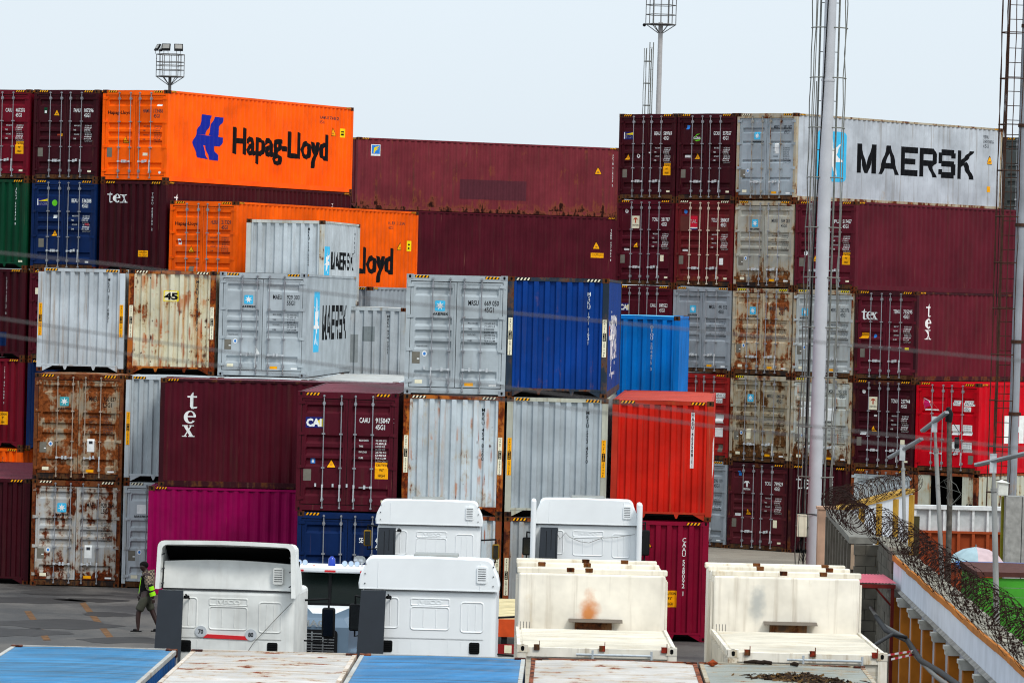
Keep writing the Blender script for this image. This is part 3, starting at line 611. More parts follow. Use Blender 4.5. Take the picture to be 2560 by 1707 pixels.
Q('L', 1, 0, 'grey container with a blank white logo patch, partly hidden by the magenta one', mat=GREYL, fmat=LGRUST, hy=('w', 'y'), dec=[star_logo(.5, 2.15, .25, True, BK, WT, None), plates(), bottom()], st=0)
Q('L', 2, 1, 'pale rusty container whose top rail shows under the clean grey one', front='end', mat=LGRUST, hy=('w', 'w'))
Q('L', 3, 1, 'white rust-edged container showing only its flat roof beside the clean grey one', front='end', mat=WHR, roofmat=paint('b4b5b2', .66, .3, name='roof_paint'), hy=('w', 'w'))
# long sides facing the camera
cy = -math.pi / 2
C0 = at(401.8, 947.7, 128.35); C1 = at(371.6, 1217.6, 128.35)
for c0, lv, m, fm, lab, sd_ in ((C0, 1, WINE, FWINE, 'wine container lying lengthwise with white serif letters set one below the other', [{'logo': tex('t', .7, 2.1, .33) + tex('e', .64, 1.7, .33) + tex('x', .6, 1.34, .31)}]), (C1, 0, MAG, MAG, 'magenta container lying lengthwise on the ground', [])):
    container((c0.x, 128.35 + CW * 0, lv * H9), cy, lab, front='end', mat=m, fmat=fm, roofmat=(WINES if lv else MAG), side=sd_, group='containers lying lengthwise')
    o = bpy.context.scene.objects
for ob in [o for o in COL.objects if o.parent is None and o.get('group') == 'containers lying lengthwise']: ob.location.y += CW
# upper pieces behind
m7 = at(812, 549, 147.4)
container((m7.x - 2.41, 147.6, 7.79), -.15, 'small white container with a narrow side logo in front of the orange ones', L=6.06, H=H8, front='end', mat=GREYL, fmat=paint('b9bab4', .62, .5, .6, name='post_paint_w'), roofmat=paint('b9bab6', .72, .3, name='roof_paint'), hy=(None, None), sidehatch=False, dec=[{'lettering': V('MRKU 734 5224', 1.95, 2.36, .09, .098, BK)}],
          side=[{'logo': [Rc(.25, .85, 1.15, 1.8, CY), star(.7, 1.33, .42, WT)]}, {'lettering': maersk(1.4, 1.1, 3.7, .55, BK, .2) + V('MK42G1', 5.3, 2.3, .09, .14, GR2)}], group='small low-height containers')
m9 = at(1015.7, 770.7, 146)
container((m9.x - CW, 146, 5.18), -.04, 'light grey container end with darker repair patches between two clean grey ones', L=6.06, H=H8, front='end', mat=GREYL, fmat=LGRUST, hy=(None, None), sidehatch=False, roofmat=paint('b9bab6', .72, .3, name='roof_paint'), dec=[{'lettering': V('MRKU 974 7011', 1.9, 2.36, .09, .098, BK)}, {'patch': [Rc(.55, .9, 1.0, 1.75, plain('grey_patch', '8e9495')), Rc(1.12, 1.55, 1.5, 2.0, plain('grey_patch_b', '7f8789'))]}], group='small low-height containers')
df = at(1700.2, 787.7, 131)
container((df.x - CW, 131, 5.18), -.08, 'bright sky-blue ribbed container end behind the red one', L=6.06, H=H8, front='end', mat=SKY, fmat=SKY, hy=(None, None), sidehatch=False, roofmat=paint('5db6e0', .74, .2, name='roof_paint_blue'), dec=[{'lettering': V('DFOU 204475 3', 1.68, 2.33, .1, .102, WT)}], group='small low-height containers')
# faraway long sides (row behind)
e0 = at(896, 342.2, 194); ey = R(28.3) - math.pi / 2
for lv, m, lab, sd_ in ((4, WINEE, 'faded wine container side with a small blue and yellow emblem on the skyline', [{'logo': [Rc(.6, 2.16, 1.02, 2.62, WT), Rc(.63, 2.24, .99, 2.59, LB, 1), P([(.7, 2.27), (.76, 2.27), (.85, 2.45), (.97, 2.56), (.74, 2.5)], YL, 2), P([(.78, 2.4), (.94, 2.47), (.82, 2.36)], YL, 2.5)]}, {'patch': [Rc(4.7, .55, 7.8, 1.35, plain('darker_wine', '50202a'))]}, {'lettering': V('FCIU 910507 0', 11.85, 2.6, .1, .11, WT)}, warn(11.15, 1.9, .3)]),
                   (3, WINE, 'smooth wine container side below the faded one, with a yellow triangle at its right end', [{'lettering': V('TGHU 697402 8', 11.85, 2.4, .1, .11, WT)}, warn(11.15, 1.7, .3), {'caution_label': [Rc(10.9, 1.2, 11.5, 1.4, YE), T('CAUTION', 10.95, 1.28, .08, BK, w=.5, bold=.02)]}])):
    d = Vector((math.cos(R(28.3)), math.sin(R(28.3)), 0)); nrm = Vector((-d.y, d.x, 0))
    container((e0.x + nrm.x * CW, e0.y + nrm.y * CW, lv * H9), ey, lab, front='end', mat=m, side=sd_, group='long wine sides on the skyline')
# middle front stack
Q('B', 1, 2, 'clean grey door container at the top centre of the middle stack', mat=GREYN, fmat=GREYN, castm=GREY, dec=msk('MRSU', '669 050', '6'), sill=GREYN, handles=(2, 1, 0, 0))
Q('B', 2, 2, 'dark blue container end with peeling yellow caution strips and a paint-splashed side', front='end', mat=BLU, fmat=paint('26323f', .60, .5, .6, name='post_paint_dark'), hy=('w', 'w'), dx=-.05, dyaw=-.010, roofmat=paint('c6ccd0', .74, .2, name='roof_paint_pale'), dec=[{'lettering': V('MSKU 171 1631', 1.96, 2.56, .1, .105, WT)}], caution='c',
  side=[{'lettering': [T('MAERSK', 3.0, .9, 1.1, WT, w=5.5, bold=.0), T('x/:;,', 1.5, 1.4, .7, WT, w=3.5), T('/,.:', 3., .5, .5, WT, w=4)]}, {'decal': [Rc(1.4, 1.5, 2.2, 1.75, BRN)]}])
Q('B', 0, 1, 'wine door container with a white-lettered navy logo below the white roof', mat=WINE, fmat=WINE, castm=WINE, sill=WINE, roofmat=WINES, dyaw=.02, dx=-.06,
  dec=leasing('CAAU', '915047', '0', caution=True, extra=[{'logo': [Rc(.2, 2.02, .62, 2.28, NAVY), P([(.38, 2.14), (.61, 2.25), (.61, 2.04)], YL, 1), (lambda t: (t[0], t[1], t[2], 2))(T('CAI', .215, 2.06, .17, WT, w=.37, bold=.05))]}, sp(Rc(.34, 1.16, .45, 1.28, LB), Rc(.37, 1.18, .42, 1.26, WT, 1))], tr=(.84, 1.16)), handles=(2, 2, 2, 1))
Q('B', 0, 0, 'navy door container under the wine one with the navy logo', mat=NAV, dec=[idno('SEGU', '408 217', '4', WT), specs(WT)])
Q('B', 1, 1, 'pale container end with rusty posts under the clean grey doors', front='end', mat=RUSTW, fmat=FORANGE, hy=('w', 'w'), dec=[{'lettering': V('MRKU 454 8260', 1.93, 2.6, .1, .105, BK)}], caution='c')
Q('B', 2, 1, 'clean pale grey ribbed end under the dark blue one', front='end', mat=GREYN, fmat=paint('a9a99a', .70, .4, name='post_paint_y'), dec=[{'lettering': V('MRSU 523 4570', 1.95, 2.6, .1, .105, BK)}], caution='y')
Q('B', 1, 0, 'rust-stained pale container end standing between the truck cabs', front='end', mat=RUSTW, fmat=FRUST, hy=(None, None), caution='c')
Q('B', 2, 0, 'brown-posted pale container end just left of the rear right truck cab', front='end', mat=paint('9da0a0', .63, .5, .6, .6), fmat=FRUST, hy=('y', None), caution='c')
Q('B', 3, 1, 'bright red ribbed container end with its lighter red roof showing', front='end', mat=RED, fmat=paint('a82c1a', .66, .4, .6, name='post_paint_r', tone=('5a1810', '2a0f0b')), roofmat=paint('b8402c', .8, .2, name='roof_paint_red'), dyaw=-.009, dx=.04, dec=[{'lettering': [Rc(1.9, 1.28, 1.985, 2.62, WT)] + [(a, b, m, 1) for a, b, m, l in [q for q in V('HASU 462508 1', 1.943, 2.6, .09, .1, BK) if q]]}],
  side=[{'lettering': [T('HAMBURG', 2.0, 1.0, .8, WT, w=7, bold=.03)]}])
Q('B', 3, 0, 'crimson ribbed container end under the bright red one', front='end', mat=CRIM, fmat=CRIM, castm=CRIM, hy=(None, 'y'), dec=[{'lettering': V('CAAU 528092 1', 1.85, 2.5, .12, .115, WT)}, warn(.95, 2.35, .22), caution96_(1.38, .82, .32, .4)])
# right stack, corner-on
trit = {'logo': [Rc(.62, 1.92, .95, 2.34, CREAM), P([(.68, 2.2), (.74, 2.28), (.83, 2.28), (.89, 2.2), (.81, 2.23), (.81, 2.1), (.76, 2.1), (.76, 2.23)], BRN, 1), T('TRITON', .65, 2.0, .05, GR2, w=.27, bold=.02)]}
trit['logo'] = [(a, b, m, 0 if i == 0 else 1) for i, (a, b, m, l) in enumerate(trit['logo'])]
Q('F', 0, 4, 'dark wine doors with a lighthouse logo, left end of the right stack on the skyline', mat=WINED, dec=leasing('BEAU', '589769', '7', caution=True, extra=[{'logo': [Rc(.18, 2.03, .6, 2.28, NAVY), P([(.24, 2.2), (.6, 2.27), (.6, 2.18)], YL, 1), T('BEACON', .24, 2.07, .08, WT, w=.35, bold=.03), Rc(.2, 2.05, .235, 2.27, WT, 1)]}, sp(circ(.8, 1.47, .07, WT), circ(.8, 1.47, .035, WINED, 1, .7), Rc(1.24, 1.55, 1.36, 1.6, WT))], tr=(.36, 1.43)))
Q('F', 1, 4, 'dark wine doors with a small green arc logo on the skyline of the right stack', mat=WINED, dec=leasing('GCXU', '557557', '2', extra=[{'logo': [P([(.66, 1.98), (.7, 2.1), (.8, 2.2), (.95, 2.22), (.8, 2.16), (.72, 2.08)], GRN), T('GLOBAL', .66, 2.04, .07, WT, w=.3, bold=.03), P([(.7, 2.0), (.9, 2.02), (.97, 2.1), (.93, 1.99), (.8, 1.96)], GRN)]}, sp(Rc(.35, 2.36, .47, 2.5, LB), Rc(.28, 1.42, .52, 1.5, WT))], tr=(.82, 1.46)))
Q('F', 2, 4, 'weathered grey container on the skyline with large black lettering along its side', mat=MSIDE, doormat=paint('97a0a6', .68, .3), fmat=FRUSTY, rodm=paint('8e8f8c', .6, .3, name='rod_paint_b'), st=1, hy=('w', 'y'), dec=[star_logo(), idno('MRKU', '383 002', '6', GR2, z=2.37), specs(GR2), plates(), bottom(), sp(Rc(1.55, 1.55, 1.72, 1.9, WT))],
  side=[{'logo': [RR(1.2, .7, 2.87, 2.37, .15, CY), star(2.03, 1.53, .74, WT)]}, {'lettering': maersk(3.5, 1.05, 7.0, .98, BK, .205) + [T('MRKU', 11.05, 2.5, .12, GR2, w=.35), T('383 0026', 11.05, 2.34, .12, GR2, w=.65), T('45G1', 11.05, 2.18, .12, GR2, w=.35)]}, warn(11.45, 1.75, .28), {'label': [Rc(11.35, .65, 11.5, .85, YE)]}])
Q('F', 0, 3, 'wine doors with a cream leasing logo, second tier of the right stack', mat=WINE, dec=leasing('TCNU', '281787', '0', extra=[trit, sp(circ(.36, 2.5, .07, WT), circ(.36, 2.5, .035, WINE, 1, .7), Rc(.28, 1.17, .5, 1.24, WT), Rc(1.87, .82, 2.02, 1.03, CREAM))], tr=(.82, 1.36)))
Q('F', 1, 3, 'red-brown doors with a red and white square logo, second tier of the right stack', mat=WINER, rodm=paint('c8b9a8', .7, .3, name='rod_cream'), hy=('w', 'w'), dec=leasing('TCLU', '588437', '1', extra=[{'logo': [Rc(.58, 1.98, .92, 2.36, RD), Rc(.58, 1.94, .92, 1.98, WT, 1), Rc(.58, 1.9, .92, 1.94, NAVY, 1), T('TAL', .6, 2.12, .12, WT, w=.3, bold=.03)]}, {'patch': [Rc(.2, 1.85, .55, 2.35, plain('brown_patch', '5a2a24')), Rc(1.3, 1.85, 2.2, 2.0, plain('brown_patch', '5a2a24'))]}, sp(circ(.38, 2.5, .07, LB), Rc(.28, 1.17, .5, 1.24, WT), Rc(1.87, .74, 2.03, .96, WT))], tr=None))
Q('F', 2, 3, 'rust-streaked cream and grey doors below the skyline container with black side lettering', mat=paint('a3a196', .585, .7, low=.12, tone=('7d4a22', '4a2a14')), fmat=FRUSTY, hy=('y', 'y'), dec=[star_logo(), idno('MRKU', '584 283', '3', GR2), specs(GR2), plates(), bottom()])
Q('F', 3, 3, 'wine container behind the tall mast, its plain ribbed side running off to the right', mat=WINEF, dec=leasing('IPU', '517457', '4', extra=[sp(circ(.4, 1.18, .08, WT))], caution=True, tr=(.82, 1.0)))
Q('F', 0, 2, 'wine doors mostly hidden behind the sky-blue container', mat=WINE, dec=leasing('CAAU', '849522', '4', extra=[{'logo': [Rc(.18, 2.02, .6, 2.28, NAVY), P([(.38, 2.14), (.59, 2.25), (.59, 2.04)], YL, 1), (lambda t: (t[0], t[1], t[2], 2))(T('CAI', .2, 2.06, .17, WT, w=.37, bold=.05))]}]))
Q('F', 1, 2, 'clean mid-grey doors with star emblem, third tier of the right stack', mat=GREY, fmat=GREY, dec=msk('MRSU', '491 552', '1'))
Q('F', 2, 2, 'heavily rust-blotched doors with a bright star emblem, third tier of the right stack', mat=paint('b8aa92', .52, .7, .6, .7, tone=('96522a', '5a2c14')), fmat=FRUSTY, hy=('l', 'l'), dec=[star_logo(), idno('MRKU', '600 242', '6', GR2), specs(GR2), plates(), bottom()])
Q('F', 3, 2, 'pale grey doors with rusty edges directly behind the tall mast, third tier', mat=paint('aeb3b2', .68, .5), fmat=FRUSTY, hy=('l', 'l'), dec=[star_logo(.45), idno('MRKU', '262 076', '6', GR2), specs(GR2), plates(), bottom()])
Q('F', 4, 2, 'wine container with white serif lettering on doors and side, third tier', mat=WINEF, fmat=FWINE, dec=[idno('TEMU', '735295', '0', WT), specs(WT, [('MAX WT', '32.500 KGS'), ('', '71.650 LBS'), ('TARE WT', '3.700 KGS'), ('', '8.160 LBS'), ('PAYLOAD', '28.800 KGS'), ('', '63.490 LBS'), ('CU CAP', '76.4 CUM'), ('', '2.700 CUFT')]), {'logo': tex('t', .22, 1.95, .26) + tex('e', .43, 1.95, .26) + tex('x', .62, 1.95, .24)}, {'caution_label': [Rc(.17, 1.33, .53, 1.52, YE), T('CAUTION', .2, 1.43, .05, BK, w=.3, bold=.02)]}, sp(circ(.78, 1.42, .06, LB), Rc(1.98, 1.0, 2.14, 1.07, YL)), {'data_plate': [Rc(.22, .72, .4, 1.0, GY)]}],
  side=[{'logo': tex('t', .55, 2.08, .33) + tex('e', .55, 1.70, .33) + tex('x', .54, 1.35, .31)}])
Q('F', 1, 1, 'red doors with white label panels behind the bright red container', mat=paint('96201f', .75, .3), dec=[{'label': [Rc(1.5, 2.1, 1.8, 2.26, WT), Rc(1.88, 2.1, 2.38, 2.26, WT), Rc(1.88, 1.93, 2.15, 2.08, WT), Rc(1.85, 1.25, 2.2, 1.55, WT), Rc(1.85, .8, 2.2, 1.1, WT)]}, {'lettering': [(lambda t: (t[0], t[1], t[2], 1))(x) for x in (T('HASU', 1.52, 2.13, .1, BK, w=.26), T('430122 5', 1.9, 2.13, .1, BK, w=.46), T('45G1', 1.9, 1.95, .1, BK, w=.23))]}, {'data_plate': [Rc(2.0, .3, 2.2, .55, GY)]}])
Q('F', 2, 1, 'rust-brown and grey doors with star emblem, fourth tier of the right stack', mat=paint('9a9482', .53, .8, .6, low=.06, tone=('6b4422', '3c2612')), fmat=FRUSTY, hy=('l', None), dec=[star_logo(), idno('MRKU', '646 291', '0', GR2), specs(GR2), plates(), bottom(), sp(Rc(.68, .78, .86, 1.12, CREAM))])
Q('F', 3, 1, 'pale doors with brown rust patches and a white square, behind the tall mast, fourth tier', mat=paint('b4b8b2', .59, .6, .6, .7, low=.08, tone=('6e3c1a', '35200f')), fmat=FRUSTY, st=1, hy=('l', None), dec=[idno('MSKU', '903 833', '6', GR2, z=2.4), specs(GR2, z0=1.3), {'logo': [Rc(.4, 1.6, .9, 2.1, WT), Rc(1.35, 1.5, 1.75, 1.98, WT)] + maersk(1.2, 1.42, .45, .06, BK, .24)}, plates(), bottom()])
Q('F', 4, 1, 'dark wine doors with a cream leasing logo and an orange triangle, fourth tier', mat=WINED, fmat=FWINE, dec=leasing('TCNU', '257744', '5', extra=[trit, sp(circ(.38, 2.5, .07, WT), Rc(.8, 1.7, .92, 1.76, WT), Rc(.28, 1.1, .52, 1.2, WT), Rc(1.9, .75, 2.07, .98, CREAM))], tr=(.82, 1.3)))
Q('F', 5, 1, 'vivid red container with a pink fan emblem and white letters on its side', mat=RED2, fmat=RED2, st=1, dec=[{'label': [Rc(1.42, 2.16, 1.7, 2.33, WT), Rc(1.84, 2.16, 2.38, 2.33, WT), Rc(1.84, 1.98, 2.12, 2.13, WT), Rc(1.4, 1.22, 1.7, 1.55, WT), Rc(1.82, 1.22, 2.18, 1.55, WT), Rc(1.4, .68, 1.7, 1.0, WT), Rc(1.82, .68, 2.18, 1.0, WT)]}, {'lettering': [(lambda t: (t[0], t[1], t[2], 1))(x) for x in [T('HASU', 1.44, 2.19, .1, BK, w=.24), T('448304 8', 1.86, 2.19, .1, BK, w=.5), T('45G1', 1.86, 2.0, .1, BK, w=.22)] + [T('32.500 KG', 1.85, 1.48 - i * .075, .04, GR2, w=.28) for i in range(3)] + [T('63.450 LB', 1.85, .92 - i * .075, .04, GR2, w=.28) for i in range(3)]]}, {'logo': [P([(.2, 2.4), (.5, 2.28), (.62, 2.02), (.9, 1.98), (.6, 2.25), (.34, 1.98)], WT), P([(.24, 2.36), (.47, 2.26), (.56, 2.12), (.42, 2.1), (.35, 2.02)], PINK, 1)]}, {'data_plate': [Rc(2.05, .3, 2.25, .58, GY)]}],
  side=[{'lettering': [T('HAMBURG', 1.5, 1.0, .82, WT, w=8.4, bold=.03)]}])
Q('F', 1, 0, 'grey container on the ground mostly hidden behind the crimson one', mat=GREY, dec=[idno('MRSU', '596 119', '9', GR2), specs(GR2), bottom(False)])
Q('F', 2, 0, 'brown-red doors with a small white leasing logo, on the concrete at ground level', mat=WINER if False else paint('4f1b22', .76, .3), fmat=FWINE, hy=(None, 'y'), dec=leasing('TCKU', '799529', '5', extra=[{'logo': [P([(.62, 2.2), (.68, 2.28), (.82, 2.28), (.88, 2.2), (.8, 2.23), (.79, 2.08), (.73, 2.08), (.73, 2.22)], WT), T('TRITON', .6, 1.98, .06, WT, w=.3, bold=.03)]}, sp(Rc(.38, 2.45, .5, 2.6, LB), Rc(.26, 1.12, .5, 1.2, WT), Rc(1.87, .78, 2.03, 1.03, CREAM))], tr=(.82, 1.26)))
Q('F', 3, 0, 'wine container end with white serif lettering behind the foot of the tall mast', front='end', mat=WINED, fmat=FWINE, dec=[{'logo': tex('t', .22, 2.12, .32) + tex('e', .52, 2.12, .32) + tex('x', .8, 2.12, .3)}, {'lettering': V('TGBU 671523 9', 1.75, 2.55, .085, .1, WT)}])
Q('F', 4, 0, 'rusty white doors on the ground behind the rusty wire coil', mat=paint('b4bdc0', .60, .6), fmat=FRUST, dec=[])
# the open, gutted one
l = bp('F', 5, 0)
e = empty('shipping_container', (l[0], l[1], 0), BL['F'][2], 'gutted rusty container with an open black doorway and a painted 45 beside it', 'container', 'containers stacked on the right')
GM = paint('b3b4a4', .585, .7, .6, .7)
obj('frame', cached(('f', 12.192, H9, 'end'), None), e, mat=FRUST); obj('side_wall', cached(('s', 12.192, H9, 1), None), e, mat=GM); obj('side_wall', cached(('s', 12.192, H9, -1), None), e, mat=GM)
obj('end_wall', cached(('e', 12.192, H9), None), e, mat=GM); obj('roof', cached(('r', 12.192, H9), None), e, mat=GM); obj('floor', cached(('fl', 12.192), None), e)
b = MB(); b.box(.146, .62, .02, .06, .216, H9 - .106); b.build('door_panel', GM, e); b = MB(); b.box(1.86, 2.29, .02, .06, .216, H9 - .106); b.build('door_panel', GM, e)
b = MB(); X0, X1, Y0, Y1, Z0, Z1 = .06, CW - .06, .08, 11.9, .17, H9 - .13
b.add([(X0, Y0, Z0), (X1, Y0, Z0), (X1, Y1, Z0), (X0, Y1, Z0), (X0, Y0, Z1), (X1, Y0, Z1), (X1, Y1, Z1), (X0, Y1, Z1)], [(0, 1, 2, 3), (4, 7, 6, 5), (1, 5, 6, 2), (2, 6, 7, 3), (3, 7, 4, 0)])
b.build('doorway_shade', plain('doorway_shade_black', '120f0d', .95), e)  # added black inner box: the doorway's shade is put into its colour
drape('lettering', [T('45', 1.93, 1.5, .4, BK, w=.34, bold=.04)], ([(-9, 0), (99, 0)], 1, lambda u, z, d: (u, .02 + d, z)), e)
gk = at(2508, 322, 176)
container((gk.x, gk.y, 4 * H9), -.6894, 'dark grey-green doors at the right edge of the skyline behind the ladder mast', mat=DGR, dec=[idno('MRSU', '855 921', '0', GR2)], group='containers stacked on the right')
#GROUND
ASPH = None
def ground_mat(name, c, c2, rough=.85, wet=False):
    m, t, p = newmat(name); L = t.links.new; tc = N(t, 'ShaderNodeTexCoord')
    mp = N(t, 'ShaderNodeMapping'); mp.inputs['Scale'].default_value = (.5, .35, 1); L(tc.outputs['Object'], mp.inputs[0])
    a = N(t, 'ShaderNodeTexNoise', i_Scale=.6, i_Detail=9.0, i_Roughness=.65); L(mp.outputs[0], a.inputs['Vector'])
    b = N(t, 'ShaderNodeTexNoise', i_Scale=25.0, i_Detail=6.0); L(tc.outputs['Object'], b.inputs['Vector'])
    r1 = N(t, 'ShaderNodeMapRange', i_1=.42, i_2=.58, i_3=0, i_4=1); L(a.outputs[0], r1.inputs[0])
    mx = N(t, 'ShaderNodeMix', data_type='RGBA'); L(r1.outputs[0], mx.inputs[0]); mx.inputs[6].default_value = lin(c); mx.inputs[7].default_value = lin(c2)
    r2 = N(t, 'ShaderNodeMapRange', i_1=.3, i_2=.7, i_3=.75, i_4=1.25); L(b.outputs[0], r2.inputs[0])
    v = N(t, 'ShaderNodeVectorMath', operation='SCALE'); L(mx.outputs[2], v.inputs[0]); L(r2.outputs[0], v.inputs['Scale']); L(v.outputs[0], p.inputs['Base Color'])
    r3 = N(t, 'ShaderNodeMapRange', i_1=.4, i_2=.62, i_3=.62, i_4=.95); L(a.outputs[0], r3.inputs[0]); L(r3.outputs[0], p.inputs['Roughness'])
    bp_ = N(t, 'ShaderNodeBump', i_Strength=.5, i_Distance=.02); L(b.outputs[0], bp_.inputs['Height']); L(bp_.outputs[0], p.inputs['Normal']); return m
b = MB(); b.add([(-1500, -50, 0), (1500, -50, 0), (1500, 2500, 0), (-1500, 2500, 0)], [(0, 1, 2, 3)]); g = b.build('ground', ground_mat('asphalt', '2a2725', '55504b')); tag(g, kind='structure')
b = MB(); b.add([(4.9, 100, .004), (60, 100, .004), (60, 190, .004), (4.9, 190, .004)], [(0, 1, 2, 3)]); g = b.build('concrete_pavement', ground_mat('concrete_slab', '8f8678', '766e62')); tag(g, kind='structure')
b = MB()
for p0, p1, w in (((69, 1527), (118, 1600), .16), ((199, 1497), (287, 1607), .16)):
    a = gz(*p0); c = gz(*p1); n = Vector((w / 2, .05, 0)); b = MB()
    b.add([a - n + Vector((0, 0, .004)), a + n + Vector((0, 0, .004)), c + n + Vector((0, 0, .004)), c - n + Vector((0, 0, .004))], [(0, 1, 2, 3)])
    tag(b.build('road_marking', plain('worn_orange_marking', '64462a', .9, 0, .6, 2.5)), kind='structure')
for px, py, w_, l_ in ((150, 1560, 1.6, .5), (270, 1535, .8, .25), (60, 1500, 2.2, .35), (230, 1500, 1.0, .2), (320, 1600, 1.2, .3), (20, 1580, 1.5, .4), (175, 1486, 1.4, .12)):
    c_ = gz(px, py); b = MB(); rr = random.Random(px); b.add([(c_.x, c_.y, .005)] + [(c_.x + w_ * math.cos(k * .393) * rr.uniform(.6, 1.1), c_.y + l_ * 4 * math.sin(k * .393) * rr.uniform(.6, 1.1), .005) for k in range(16)], [(0, 1 + k, 1 + (k + 1) % 16) for k in range(16)])
    tag(b.build('ground_stain', plain('oily_asphalt', '2a2726', .6, 0, .4, 1.5)), kind='structure')
# ------------------------------------------------------------------ nearest containers (only the far part of the roofs is in the photo)
def roofm(c, rust, dirt_shade, tone=('8a3c14', '5a2410')): return paint(c, rust, dirt_shade, .55, 0, 'roof_paint_horizontal', tone)  # streaks draw grime and the shaded rib grooves into the roof colour
RAILM = paint('a8a6a0', .63, .5, .6, name='rail_paint')
near = [(-7.25, '3d7ca6', .71, 1.3, 'blue-roofed container at the bottom left corner of the photo', RAILM, paint('1f4f86', .7, .4)),
        (-4.6, 'b9b6b2', .575, .9, 'white-roofed container with rust freckles, at the bottom between the two blue roofs', paint('c9beb2', .57, .5, .6, name='rail_paint_b'), GREYL),
        (-2.12, '3a78a6', .66, 1.3, 'blue-roofed container at the bottom between two white rusty roofs', paint('a9aaa6', .60, .5, .6, name='rail_paint_c'), paint('2a5f96', .7, .4)),
        (.4, 'b9b5b0', .58, .8, 'pale bluish-white roofed container with rust freckles, below the left cream box', FRUST, NAV),
        (2.87, '8f938c', .60, .9, 'dull grey roofed container littered with dead leaves, bottom right', FRUSTY, GREYL)]
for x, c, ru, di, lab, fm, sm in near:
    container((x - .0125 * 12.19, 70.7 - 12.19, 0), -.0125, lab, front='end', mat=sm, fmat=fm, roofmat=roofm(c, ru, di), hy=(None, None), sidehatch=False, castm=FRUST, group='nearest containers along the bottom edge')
# litter on the grey roof
b = MB(); rd = random.Random(3)
for k in range(800):
    t = rd.gauss(0, 1); cx = 4.2 + t * .27 + rd.gauss(0, .05); cyy = 67.9 + rd.gauss(0, .3) - t * .12; z = 2.888 + rd.random() * .05 * math.exp(-t * t)
    a = rd.random() * 3; l = .012 + rd.random() ** 2 * .09; w = .006 + rd.random() * .016; d1 = Vector((math.cos(a) * l, math.sin(a) * l * .6, rd.uniform(-.02, .03))); d2 = Vector((-math.sin(a) * w, math.cos(a) * w, rd.uniform(-.015, .02)))
    c0 = Vector((cx, cyy, z)); b.mi = rd.choice((0, 0, 1)); b.add([c0 - d1 - d2, c0 + d1 - d2, c0 + d1 + d2, c0 - d1 + d2, c0 + Vector((0, 0, .015))], [(0, 1, 4), (1, 2, 4), (2, 3, 4), (3, 0, 4)])
tag(b.build('dead_leaves', [plain('leaf_litter_dark', '2a1d12', .9), plain('leaf_litter_brown', '5c4424', .9)]), kind='stuff')
def stone(cx, cy_, z, r, c, label):
    b = MB(); b.sphere((0, 0, 0), r, 8, (1.5, 1, .8)); b.v = [(x + rd.uniform(-.02, .02), y + rd.uniform(-.02, .02), zz + rd.uniform(-.015, .015)) for x, y, zz in b.v]; b.sm = [False] * len(b.sm)
    tag(b.build('stone', plain('stone_' + c, c, .9), None, (cx, cy_, z)), label, 'stone')
stone(4.98, 66.2, 2.93, .07, '3c3632', 'dark stone lying on the dull grey roof, right of the dead leaves')
stone(3.05, 70.1, 2.93, .05, '8a3c1c', 'rust-orange lump on the left corner of the dull grey roof')
for px, py, lab, l in ((1885, 1655, 'short rotten stick nearest the left end of the dull grey roof', .3), (1910, 1656, 'thick dark stick on the far edge of the dull grey roof', .22), (1985, 1660, 'small dark chip of wood alone on the far edge of the dull grey roof', .1)):
    p = gz(px, py, 2.92); b = MB(); b.tube([(-l / 2, 0, 0), (0, .03, .01), (l / 2, -.02, 0)], [.02, .035, .03], 6); tag(b.build('stick', plain('rotten_wood', '241a12', .9), None, p), lab, 'stick')

# ------------------------------------------------------------------ cream boxes with a raised rear part
def cream_mat(key, stain=None):
    m = paint('e2dbcd', .70, .3, .55, name='cream_paint' + key, tone=('8a4a18', '4a2a14')).copy()
    if stain:
        t = m.node_tree; p = [n for n in t.nodes if n.type == 'BSDF_PRINCIPLED'][0]; src = p.inputs['Base Color'].links[0].from_socket; L = t.links.new
        tc = N(t, 'ShaderNodeTexCoord'); mp = N(t, 'ShaderNodeMapping'); mp.vector_type = 'TEXTURE'; mp.inputs['Location'].default_value = stain[0]; mp.inputs['Scale'].default_value = stain[1]; L(tc.outputs['Object'], mp.inputs[0])
        le = N(t, 'ShaderNodeVectorMath', operation='LENGTH'); L(mp.outputs[0], le.inputs[0]); no = N(t, 'ShaderNodeTexNoise', i_Scale=6.0, i_Detail=6.0); L(tc.outputs['Object'], no.inputs['Vector'])
        ad = N(t, 'ShaderNodeMath', operation='ADD'); L(le.outputs['Value'], ad.inputs[0]); L(no.outputs[0], ad.inputs[1]); r = N(t, 'ShaderNodeMapRange', i_1=.55, i_2=1.35, i_3=.9, i_4=0.); r.interpolation_type = 'SMOOTHSTEP'; L(ad.outputs[0], r.inputs[0])
        q = N(t, 'ShaderNodeMix', data_type='RGBA'); L(r.outputs[0], q.inputs[0]); L(src, q.inputs[6]); q.inputs[7].default_value = lin(stain[2]); L(q.outputs[2], p.inputs['Base Color'])
    return m
